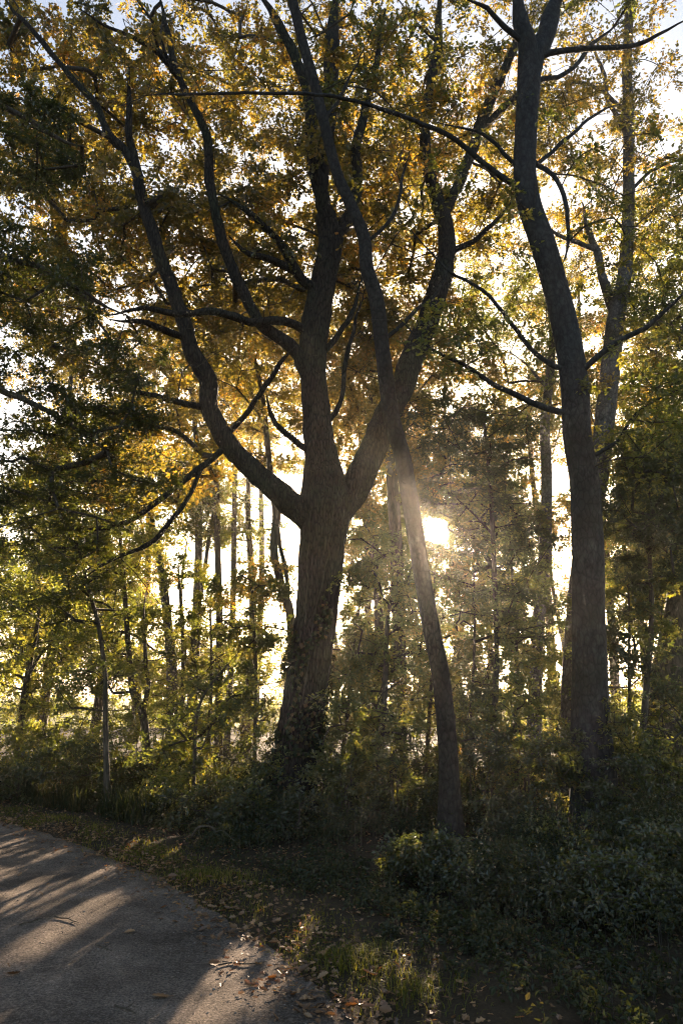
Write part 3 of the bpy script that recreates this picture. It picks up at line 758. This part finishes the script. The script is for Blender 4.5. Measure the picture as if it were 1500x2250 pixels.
# ------------------------------------------------------------------ filling trees further back
# (label, px of the trunk, distance, height, leaves, [(px, py, rx m, rz m, clumps)])
back = [
    ('lime tree at the far left edge, its pale sunlit crown behind the lime leaves', 60, 21, 8, 'lime_leaf', [(60, 1350, 2.6, 2.0, 110), (20, 1150, 2.0, 1.6, 50)]),
    ('sunlit tree between the overhanging dark leaves and the kinked thin stem', 215, 23, 9, 'lime_leaf', [(190, 1320, 2.3, 2.2, 120), (170, 1060, 2.4, 2.0, 70)]),
    ('yellow-crowned tree rising behind the kinked thin stem', 300, 26, 14, 'oak_leaf', [(270, 900, 3.4, 3.0, 110), (180, 620, 3.4, 3.0, 90), (300, 1250, 1.5, 1.6, 36)]),
    ('tall background tree seen between the oak trunk and its right limb', 800, 25, 14, 'oak_leaf', [(800, 780, 2.8, 3.2, 120), (830, 400, 3.4, 3.4, 90), (790, 1230, 1.5, 2.2, 70)]),
    ('background tree right behind the sun', 1000, 27, 12, 'green_leaf', [(1010, 1000, 3.0, 2.4, 110), (990, 1320, 2.4, 2.0, 90), (1040, 700, 3.0, 2.6, 80)]),
    ('tall golden background tree behind the forked pale tree', 1345, 24, 15, 'oak_leaf', [(1380, 820, 2.4, 3.0, 90), (1420, 450, 3.2, 4.0, 130), (1400, 1200, 1.8, 2.4, 70)]),
    ('background tree whose crown fills the right edge of the picture', 1520, 19, 10, 'green_leaf', [(1480, 900, 1.6, 2.4, 90), (1470, 1250, 1.3, 1.6, 60), (1490, 600, 1.6, 2.4, 60)]),
    ('background tree with a thin crown, in the gap left of the grey beech', 1125, 30, 16, 'oak_leaf', [(1130, 600, 3.2, 3.8, 110), (1140, 300, 3.6, 4.0, 90), (1170, 1250, 2.0, 2.6, 60)]),
    ('tall background tree high above the white gap left of the oak', 560, 29, 16, 'oak_leaf', [(540, 760, 3.6, 3.4, 120), (500, 450, 4.0, 3.8, 100), (560, 1000, 2.6, 1.4, 30)]),
    ('low dense tree between the oak trunk and the straight trunk, at the back', 730, 22, 6, 'green_leaf', [(790, 1400, 1.6, 1.5, 80), (870, 1330, 1.2, 1.2, 40)]),
    ('rounded low tree at the back, right of the straight trunk', 960, 20, 5, 'lime_leaf', [(1010, 1450, 1.8, 1.3, 80)]),
    ('low tree at the back between the slim tree and the beech', 1235, 21, 6, 'lime_leaf', [(1220, 1430, 1.4, 1.6, 70)]),
    ('small hazy tree in the white gap beside the slanting pale trunk', 395, 24, 6, 'lime_leaf', [(420, 1450, 2.2, 1.0, 100), (600, 1460, 1.2, 1.1, 46)]),
    ('leafy tree at the back whose crown spans the upper left corner', 100, 24, 15, 'oak_leaf', [(90, 700, 2.8, 3.0, 80), (120, 350, 3.6, 3.6, 80)]),
    ('broad backlit tree whose leaves crowd round the sun, behind the small dark tree', 1065, 17, 7, 'green_leaf', [(980, 1090, 1.5, 1.1, 60), (1090, 1250, 1.2, 1.5, 70), (900, 1200, .8, 1.2, 40), (1010, 1420, 1.8, .9, 60)]),
    ('leafy tree at the back in the notch between the oak and its right limb', 820, 19, 9, 'oak_leaf', [(830, 1080, .9, 1.3, 44), (790, 900, 1.4, 1.6, 60), (800, 1450, 1.4, .8, 40)]),
    ('backlit tree filling the space between the slim tree and the beech', 1205, 23, 11, 'oak_leaf', [(1200, 900, 1.8, 2.0, 80), (1150, 1150, 1.8, 1.6, 60), (1230, 600, 1.8, 2.0, 50)]),
    ('backlit tree low behind the right edge, beside the broad dark trunk', 1405, 18, 7, 'green_leaf', [(1400, 1250, 1.0, 1.6, 70), (1420, 1030, 1.0, 1.2, 40)]),
    ('narrow tree at the back crossing the white gap with sparse leaves', 540, 21, 9, 'green_leaf', [(530, 1250, 1.3, 2.0, 40), (470, 1120, 1.2, 1.2, 26)]),
]
for lab, px, Y, hh, lm, cr in back:
    x = at(px, 1500, Y)[0]
    tr = (np.array([[x, Y, 0], [x + .15, Y, hh * .4], [x - .1, Y, hh * .8], [x, Y, hh * 1.1]]), np.array([.16, .12, .08, .04]) * (1 if hh > 8 else .6))
    make_tree('woodland_tree', lab, 'tree', tr, [], M['thin_bark'], [ell(at(cx, cy, Y), (rx, min(rx, 2.2), rz), int(n * (.6 if cy < 720 else 1.15))) for (cx, cy, rx, rz, n) in cr], M[lm], sides=8, rad=.65, per=190,
              spray_kw=dict(size=.10, kind='tri', up=.5, twigs=6), grow_kw=dict(r0=.006, sides=4, maxr=.07))

# far hedge closing the back of the wood
C = np.vstack([ell([x, 40 + rng.normal() * 1.5, 1.0 + .6 * noise.noise(Vector((x * .2, 0, 0)))], (1.4, 1.2, 1.0 + .7 * abs(noise.noise(Vector((x * .13, 3, 0))))), 16) for x in np.arange(-26, 27, 1.3)])
mb = MB(); spray(mb, C, .8, 90, size=.16, kind='tri', twigs=6, up=.4, tw=.01)
o = mb.build('hedge', [M['twig'], M['lime_leaf']], None, (0, 40, 0))
tag(o, 'low ragged hedge between the wood and the bright field', 'hedge')

# ------------------------------------------------------------------ bushes
def bush(label, px, py, Y, r, n, lm='green_leaf', size=.055, per=90, rad=.28, hz=None, name='bush', group=None):
    c = at(px, py, Y)
    gz = float(ground_z(c[0], Y)[0])
    base = np.array([c[0], Y, gz])
    root = empty(name, base); tag(root, label, 'bush', group)
    hz = hz or max(c[2] - gz, .2)
    C = ell([c[0], Y, gz + hz * 1.05], (r * 1.05, r * .8, hz * 1.15), int(n * 2.2)); n = len(C)
    C[:, 2] = np.maximum(C[:, 2], gz + .12)
    mb = MB()
    for k in range(5):
        a = rng.uniform(0, 6.28); q = base + [math.cos(a) * .06, math.sin(a) * .06, -.05]
        tip = base + [math.cos(a) * r * .35, math.sin(a) * r * .35, hz * rng.uniform(.6, 1.1)]
        mid = (q + tip) / 2 + rng.normal(size=3) * .06
        P, rr = smooth_path(np.array([q, mid, tip]), [.014, .010, .005], .12)
        st = MB(); tube(st, P, rr, 6, 0); st.build('stem', M['thin_bark'], root, base)
        if k == 0: skel = P
        else: skel = np.vstack([skel, P])
    grow(mb, skel, C, r0=.0025, sides=4)
    spray(mb, C, rad * rng.uniform(.7, 1.3, n), per, size=size, up=.6, flat=.5, twigs=7, kind='quad' if Y < 12 else 'tri', tw=.0025)
    mb.build('foliage', [M['twig'], M[lm]], root, base)

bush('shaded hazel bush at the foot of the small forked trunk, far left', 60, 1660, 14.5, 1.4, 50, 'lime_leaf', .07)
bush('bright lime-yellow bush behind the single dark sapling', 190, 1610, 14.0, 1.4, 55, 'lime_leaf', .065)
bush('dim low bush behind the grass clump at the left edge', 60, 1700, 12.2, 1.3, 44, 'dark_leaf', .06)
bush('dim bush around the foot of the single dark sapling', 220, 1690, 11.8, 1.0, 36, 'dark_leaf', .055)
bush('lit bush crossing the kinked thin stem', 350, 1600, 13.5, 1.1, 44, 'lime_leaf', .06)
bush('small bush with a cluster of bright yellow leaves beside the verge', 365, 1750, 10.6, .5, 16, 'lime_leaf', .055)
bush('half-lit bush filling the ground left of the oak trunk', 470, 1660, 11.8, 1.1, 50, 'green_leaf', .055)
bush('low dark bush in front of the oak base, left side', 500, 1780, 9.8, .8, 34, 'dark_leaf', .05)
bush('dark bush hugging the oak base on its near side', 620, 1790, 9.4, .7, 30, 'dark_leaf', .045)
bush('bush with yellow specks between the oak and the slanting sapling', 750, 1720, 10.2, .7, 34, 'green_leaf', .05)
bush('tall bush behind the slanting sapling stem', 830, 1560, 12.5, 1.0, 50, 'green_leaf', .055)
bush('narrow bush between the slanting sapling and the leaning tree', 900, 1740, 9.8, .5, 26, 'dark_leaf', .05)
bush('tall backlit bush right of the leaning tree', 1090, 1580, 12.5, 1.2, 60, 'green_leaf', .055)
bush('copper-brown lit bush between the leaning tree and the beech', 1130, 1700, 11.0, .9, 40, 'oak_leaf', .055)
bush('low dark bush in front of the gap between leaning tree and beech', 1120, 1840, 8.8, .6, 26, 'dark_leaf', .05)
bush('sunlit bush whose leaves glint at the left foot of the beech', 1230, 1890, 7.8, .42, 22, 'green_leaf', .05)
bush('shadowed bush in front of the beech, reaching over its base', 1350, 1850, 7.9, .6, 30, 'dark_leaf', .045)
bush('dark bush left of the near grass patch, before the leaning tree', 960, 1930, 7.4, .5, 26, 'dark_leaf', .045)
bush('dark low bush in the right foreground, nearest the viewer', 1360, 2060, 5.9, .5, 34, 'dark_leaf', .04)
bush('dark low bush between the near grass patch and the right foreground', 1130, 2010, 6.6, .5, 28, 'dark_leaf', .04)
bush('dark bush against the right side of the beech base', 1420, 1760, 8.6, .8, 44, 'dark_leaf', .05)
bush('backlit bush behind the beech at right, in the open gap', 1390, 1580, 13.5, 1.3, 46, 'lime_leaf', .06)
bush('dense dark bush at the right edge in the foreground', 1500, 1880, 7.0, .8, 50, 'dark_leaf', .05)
bush('leafy bush far behind the straight trunk', 930, 1500, 17, 1.6, 44, 'lime_leaf', .07)
bush('low hazy bush in the white gap between the pole trunks', 440, 1520, 19, 2.0, 50, 'lime_leaf', .08)
bush('hazy bush at the back of the wood, left of the grey beech', 1230, 1530, 20, 2.0, 50, 'lime_leaf', .08)

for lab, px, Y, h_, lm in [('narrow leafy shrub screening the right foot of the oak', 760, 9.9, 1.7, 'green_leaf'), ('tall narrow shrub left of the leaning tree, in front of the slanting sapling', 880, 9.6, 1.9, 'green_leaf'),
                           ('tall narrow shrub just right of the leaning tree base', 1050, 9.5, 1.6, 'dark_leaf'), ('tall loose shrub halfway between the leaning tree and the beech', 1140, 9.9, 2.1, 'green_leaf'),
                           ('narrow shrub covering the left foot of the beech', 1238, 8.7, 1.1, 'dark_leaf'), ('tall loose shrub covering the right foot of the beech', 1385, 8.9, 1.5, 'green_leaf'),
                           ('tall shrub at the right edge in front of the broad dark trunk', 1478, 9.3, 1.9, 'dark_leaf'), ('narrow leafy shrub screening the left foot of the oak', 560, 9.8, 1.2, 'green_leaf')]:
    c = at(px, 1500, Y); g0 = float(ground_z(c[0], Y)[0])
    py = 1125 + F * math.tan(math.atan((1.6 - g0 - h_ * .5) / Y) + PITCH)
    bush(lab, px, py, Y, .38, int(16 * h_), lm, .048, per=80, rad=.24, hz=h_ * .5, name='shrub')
bush('airy tall bush with glinting leaf edges just right of the oak base', 800, 1640, 11.6, .8, 40, 'green_leaf', .055)
bush('airy tall bush with yellow specks right behind the leaning tree', 1000, 1640, 11.2, .8, 40, 'green_leaf', .055)
bush('tall dim bush against the left side of the beech base', 1200, 1700, 10.4, .7, 36, 'green_leaf', .05)
bush('tall bush right of the beech, in front of the broad dark trunk', 1450, 1640, 11.2, .8, 44, 'green_leaf', .055)

# ivy on the oak trunk
P, r = oak_trunk
PP, rr = smooth_path(P, r, .02)
sel = (PP[:, 2] > .1) & (PP[:, 2] < 4.2)
PP, rr = PP[sel], rr[sel]
n_ = 5200
k = (rng.random(n_) ** 1.25 * len(PP)).astype(int)
a = rng.uniform(0, 2 * math.pi, n_)
msk = np.array([noise.noise(Vector((math.cos(x) * 1.1, math.sin(x) * 1.1, PP[i][2] * 1.1))) for x, i in zip(a, k)]) + .28 * (1.6 - PP[k, 2]) > -.05
k, a = k[msk], a[msk]
nr = np.c_[np.cos(a), np.sin(a), np.full(len(a), .2)]
pos = PP[k] + nr * (rr[k] * 1.04 + rng.uniform(.0, .06, len(k)))[:, None]
mb = MB()
leaves(mb, pos, np.c_[rng.normal(size=(len(k), 2)) * .6, -np.ones(len(k))] + nr * .3, nr + unit(len(k)) * .35, .06 * rng.uniform(.6, 1.3, len(k)), .9, 'quad', 1)
for j in range(6):
    a0 = rng.uniform(0, 6.28); idx = np.arange(0, len(PP), 8)
    aa = a0 + np.cumsum(rng.normal(0, .06, len(idx)))
    tube(mb, PP[idx] + np.c_[np.cos(aa), np.sin(aa), np.zeros(len(idx))] * (rr[idx] * 1.02)[:, None], np.full(len(idx), .009), 5, 0)
b = PP[0].copy()
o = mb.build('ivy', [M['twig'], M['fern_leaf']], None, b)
tag(o, 'dark ivy climbing the lower trunk of the massive oak', 'ivy')

# ------------------------------------------------------------------ ground cover, grass, litter
def scatter(n, x0, x1, y0, y1):
    P = np.c_[rng.uniform(x0, x1, n), rng.uniform(y0, y1, n)]
    # only what the view could plausibly take in
    ok = np.abs(P[:, 0]) < P[:, 1] * .62 + 1.0
    return P[ok]
def dens(P, f, z=0.0):
    return np.array([noise.noise(Vector((p[0] * f, p[1] * f, z))) for p in P])

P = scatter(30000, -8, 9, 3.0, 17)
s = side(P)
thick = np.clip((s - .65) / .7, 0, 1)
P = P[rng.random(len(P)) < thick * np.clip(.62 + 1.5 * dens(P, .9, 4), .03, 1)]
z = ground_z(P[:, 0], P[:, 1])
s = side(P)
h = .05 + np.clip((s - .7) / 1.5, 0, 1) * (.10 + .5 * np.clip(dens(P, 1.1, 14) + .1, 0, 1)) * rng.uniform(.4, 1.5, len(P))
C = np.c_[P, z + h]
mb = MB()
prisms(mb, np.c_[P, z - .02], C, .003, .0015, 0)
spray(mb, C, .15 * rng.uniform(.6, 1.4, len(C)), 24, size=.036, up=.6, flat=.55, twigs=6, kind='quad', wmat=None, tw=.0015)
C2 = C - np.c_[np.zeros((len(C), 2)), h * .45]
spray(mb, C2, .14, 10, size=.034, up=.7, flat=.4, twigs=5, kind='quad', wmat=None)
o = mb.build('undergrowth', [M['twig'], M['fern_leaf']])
tag(o, 'dark shaded carpet of low leafy plants on the wood floor', 'undergrowth', kind='stuff')

# grass blades along the verge
def blades(mb, P, z, h, wid, lean=.35):
    n = len(P)
    a = rng.uniform(0, 2 * math.pi, n)
    dx = np.c_[np.cos(a), np.sin(a)]; sd = np.c_[-dx[:, 1], dx[:, 0]]
    h = h[:, None]; L = lean * rng.uniform(.3, 1.4, (n, 1))
    b = np.c_[P, z]
    mid = np.c_[P + dx * h * L * .3, z + h[:, 0] * .6]
    tip = np.c_[P + dx * h * L, z + h[:, 0] * (1 - .3 * L[:, 0])]
    w3 = np.c_[sd * wid, np.zeros(n)]
    V = np.stack([b - w3, b + w3, mid + w3 * .8, mid - w3 * .8, tip], 1).reshape(-1, 3)
    o_ = np.arange(n)[:, None] * 5
    t = np.repeat(np.clip(rng.random(n) * .7 + .3 * dens(P, 1.5, 9) + .15, 0, 1), 5)
    base = mb.n
    mb.v.append(V.astype(np.float32)); mb.t.append(t.astype(np.float32)); mb.n += len(V)
    for f in (o_ + np.array([[0, 1, 2, 3]]) + base, o_ + np.array([[3, 2, 4]]) + base):
        mb.f.append(f); mb.m.append(np.zeros(len(f), np.int32)); mb.smooth.append(np.zeros(len(f), bool))
P = scatter(560000, -8, 3.5, 2.6, 13)
s = side(P)
band = np.exp(-((s - .34) / .28) ** 2) * (s > -.12) * np.clip((P[:, 1] - 2.5) / 3.5 + .35 + dens(P, 1.1, 31), .15, 1)
P = P[rng.random(len(P)) < band * np.clip(.55 + 1.3 * dens(P, 1.3, 2), .05, 1)]
z = ground_z(P[:, 0], P[:, 1])
mb = MB(); blades(mb, P, z - .01, .02 + .05 * rng.random(len(P)) ** 1.8 + .10 * np.clip(dens(P, 1.9, 8), 0, 1), .0024, 1.1)
o = mb.build('verge_grass', M['grass'])
tag(o, 'short yellow-green grass along the edge of the gravel track', 'grass', kind='stuff')

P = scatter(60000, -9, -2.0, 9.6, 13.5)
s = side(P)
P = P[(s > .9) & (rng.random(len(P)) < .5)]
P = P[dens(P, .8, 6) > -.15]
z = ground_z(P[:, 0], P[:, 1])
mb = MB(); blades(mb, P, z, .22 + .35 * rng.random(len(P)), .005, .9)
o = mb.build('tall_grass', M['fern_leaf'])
tag(o, 'tall shaded grass arching at the foot of the bushes on the far left', 'grass', kind='stuff')

# leaf litter
def litter(n, x0, x1, y0, y1, fn, size):
    P = scatter(n, x0, x1, y0, y1)
    P = P[rng.random(len(P)) < fn(side(P), P)]
    s = side(P)
    z = np.where(s > .02, ground_z(P[:, 0], P[:, 1]) + .012, track_z(P) + .006)
    pos = np.c_[P, z + rng.random(len(P)) * .012]
    d_ = np.c_[rng.normal(size=(len(P), 2)), rng.normal(size=len(P)) * .25]
    nr = np.c_[rng.normal(size=(len(P), 2)) * .3, np.ones(len(P))]
    return pos, d_, nr, size * rng.uniform(.5, 1.3, len(P))
mb = MB()
pos, d_, nr, sz = litter(230000, -8, 6, 2.6, 13, lambda s, P: np.clip(np.exp(-((s - .12) / .30) ** 2) * (.5 + 1.0 * dens(P, 2, 1)), 0, 1) * .7 + .07 * (s > .3) + .0012 * (s < -.3), .042)
leaves(mb, pos, d_, nr, sz, .7, 'oak', 0)
o = mb.build('leaf_litter', M['dead_leaf'])
tag(o, 'brown fallen leaves strewn along the verge and over the wood floor', 'leaf litter', kind='stuff')

# loose grit on the track
P = scatter(110000, -7, 1.5, 2.6, 12); s = side(P)
P = P[(s < .05) & (rng.random(len(P)) < .45 + .4 * dens(P, 3, 3))]
z = track_z(P)
n_ = len(P); sz = .0025 + .006 * rng.random(n_) ** 5
oct_ = np.array([[1, 0, 0], [0, 1, 0], [-1, 0, 0], [0, -1, 0], [0, 0, .7]])
V = (np.c_[P, z][:, None] + (oct_[None] * (1 + .3 * rng.normal(size=(n_, 5, 1)))) * sz[:, None, None]).reshape(-1, 3)
o_ = np.arange(n_)[:, None] * 5
f = np.concatenate([o_ + np.array([[j, (j + 1) % 4, 4]]) for j in range(4)])
mb = MB(); mb.add(V, f, tint=np.repeat(rng.random(n_), 5))
o = mb.build('gravel', M['pebble'])
tag(o, 'loose grey grit lying on the track', 'gravel', kind='stuff')

# single fallen leaves that stand out on the track
def curled_leaf(L, seed):
    """one dry lobed leaf, 8 x 5 grid, curled, with lobes and thickness of a folded rim"""
    r_ = random.Random(seed)
    n, m_ = 14, 7
    V = []
    cl, cw = r_.uniform(.2, .7), r_.uniform(.3, 1.0)
    for i in range(n):
        t = i / (n - 1)
        wd = math.sin(math.pi * min(1, t * .96 + .03)) ** .7 * (.30 + .07 * math.sin(t * 24)) * L
        for j in range(m_):
            u = (j / (m_ - 1) - .5) * 2
            V.append((u * wd, (t - .5) * L, cl * L * .5 * (t - .4) ** 2 + cw * abs(u) ** 1.7 * wd * .55 + .003))
    f = [[i * m_ + j, i * m_ + j + 1, (i + 1) * m_ + j + 1, (i + 1) * m_ + j] for i in range(n - 1) for j in range(m_ - 1)]
    mb = MB(); mb.add(V, f, 0, tint=np.full(len(V), r_.uniform(.2, 1)), smooth=True)
    st = smooth_path(np.array([[0, -.5 * L, .004], [.02 * L, -.65 * L, .008], [.0, -.8 * L, .006]]), [.0012, .001, .0008], .01)
    tube(mb, st[0], st[1], 5, 0)
    return mb
protos = []
for k in range(5):
    protos.append(curled_leaf(.062 + .008 * k, k).build('fallen_leaf', M['dead_leaf']))
hand = [(385, 2035, 'pale curled fallen leaf alone on the track, left of the verge'), (285, 2060, 'flat brown fallen leaf in the middle of the shaded track'), (28, 2160, 'curled tan fallen leaf in the sun patch at the left edge'),
        (410, 1968, 'brown fallen leaf at the verge beside the furthest grass tuft'), (470, 2128, 'upright curled fallen leaf casting a shadow above the near sun patch'), (520, 2126, 'folded brown fallen leaf right of the upright curled one'),
        (568, 2128, 'pale fallen leaf at the end of the twig near the verge'), (668, 2148, 'small fallen leaf lying by itself below the twig, near the verge'), (600, 2088, 'broad tan fallen leaf on the verge above the twig'),
        (352, 2206, 'dark fallen leaf beside the near sun patch'), (735, 2195, 'large tan fallen leaf at the bottom of the verge'), (710, 2165, 'pale fallen leaf on the verge near the bottom grass')]
for k, (px, py, lab) in enumerate(hand):
    q = gp(px, py)
    src = protos[k % 5]
    o = src if k < 5 else src.copy()
    if k >= 5: COL.objects.link(o)
    z = float(track_z(q)[0]) if side(q)[0] < .05 else float(ground_z(q[0], q[1])[0]) + .03
    o.location = (q[0], q[1], z + .006)
    o.rotation_euler = (rng.normal() * .25, rng.normal() * .25, rng.uniform(0, 6.28))
    tag(o, lab, 'fallen leaf', 'fallen leaves on the track')
cnt = 0
while cnt < 90:
    px, py = rng.uniform(0, 900), rng.uniform(1860, 2250)
    q = gp(px, py); s = side(q)[0]
    if not (-.35 < s < .45) or rng.random() > math.exp(-(s / .28) ** 2): continue
    if any(math.hypot(px - h_[0], py - h_[1]) < 40 for h_ in hand): continue
    o = protos[int(rng.integers(5))].copy(); COL.objects.link(o)
    sc_ = rng.uniform(.5, .95); o.scale = (sc_,) * 3
    z = float(track_z(q)[0]) if s < .05 else float(ground_z(q[0], q[1])[0]) + .02
    o.location = (q[0], q[1], z + .008); o.rotation_euler = (rng.normal() * .3, rng.normal() * .3, rng.uniform(0, 6.28))
    tag(o, 'small dry brown fallen leaf among others along the track edge', 'fallen leaf', 'dry leaves lining the track edge'); cnt += 1

# twigs lying on the track
for (x0, y0, x1, y1, lab) in [(480, 2132, 585, 2122, 'crooked twig lying between the curled leaves by the verge'), (120, 2028, 175, 2040, 'thin dark twig below the wide sun patch'), (210, 2090, 245, 2105, 'short dark twig in the middle of the track'),
                              (40, 2048, 90, 2034, 'thin twig near the left edge of the track'), (250, 2230, 300, 2243, 'small twig at the bottom edge of the track')]:
    a_, b_ = gp(x0, y0), gp(x1, y1)
    P = np.array([a_ + (b_ - a_) * t + np.array([0, rng.normal() * .012, 0]) for t in np.linspace(0, 1, 5)])
    P[:, 2] = track_z(P) + .006 + .008 * rng.random(5)
    mb = MB(); pp, r_ = smooth_path(P, [.006, .005, .0045, .004, .002], .02); tube(mb, pp, r_, 6, 0, .1, 30)
    q = P[2] + [.03, .05, .012]; pp, r_ = smooth_path(np.array([P[2], (P[2] + q) / 2 + [.01, 0, .004], q]), [.003, .002, .001], .01); tube(mb, pp, r_, 5, 0)
    o = mb.build('twig', M['thin_bark'], None, a_); tag(o, lab, 'twig')

# dead branches lying in the undergrowth
for (x0, y0, x1, y1, rr0, lab) in [(1130, 1925, 1240, 1905, .012, 'thin pale dead branch lying in the low plants at the foot of the beech'), 
                                   (420, 1862, 520, 1880, .014, 'dark fallen branch beside the verge, left of the oak base')]:
    a_, b_ = gp(x0, y0), gp(x1, y1)
    P = np.array([a_ + (b_ - a_) * t + rng.normal(size=3) * .03 for t in np.linspace(0, 1, 6)])
    P[:, 2] = ground_z(P[:, 0], P[:, 1]) + .14 + .05 * rng.random(6)
    P[0, 2] -= .13; P[-1, 2] -= .10
    mb = MB(); pp, r_ = smooth_path(P, np.linspace(rr0, rr0 * .3, 6), .03); tube(mb, pp, r_, 8, 0, .12, 12)
    for j in (1, 2, 3, 4):
        q = P[j] + (P[-1] - P[0]) * .12 + rng.normal(size=3) * .05
        pp, r_ = smooth_path(np.array([P[j], (P[j] + q) / 2 + rng.normal(size=3) * .015, q]), [rr0 * .5, rr0 * .35, .002], .02); tube(mb, pp, r_, 5, 0)
    o = mb.build('fallen_branch', M['thin_bark'], None, a_); tag(o, lab, 'branch')

# ------------------------------------------------------------------ haze
m, n, out = new_mat('haze_air')
v = n.nodes.new('ShaderNodeVolumePrincipled')
v.inputs['Color'].default_value = (.97, .90, .80, 1)
v.inputs['Density'].default_value = 0.0009
v.inputs['Anisotropy'].default_value = 0.8
n.links.new(v.outputs[0], out.inputs['Volume'])
x0, x1, y0, y1, z0, z1 = -1210, 1210, -310, 1210, -2, 40
V = [(x, y, z) for x in (x0, x1) for y in (y0, y1) for z in (z0, z1)]
f = [[0, 1, 3, 2], [4, 6, 7, 5], [0, 4, 5, 1], [2, 3, 7, 6], [0, 2, 6, 4], [1, 5, 7, 3]]
mb = MB(); mb.add(V, f); o = mb.build('haze', m)
tag(o, 'faint golden haze in the air of the wood', 'haze', kind='stuff')
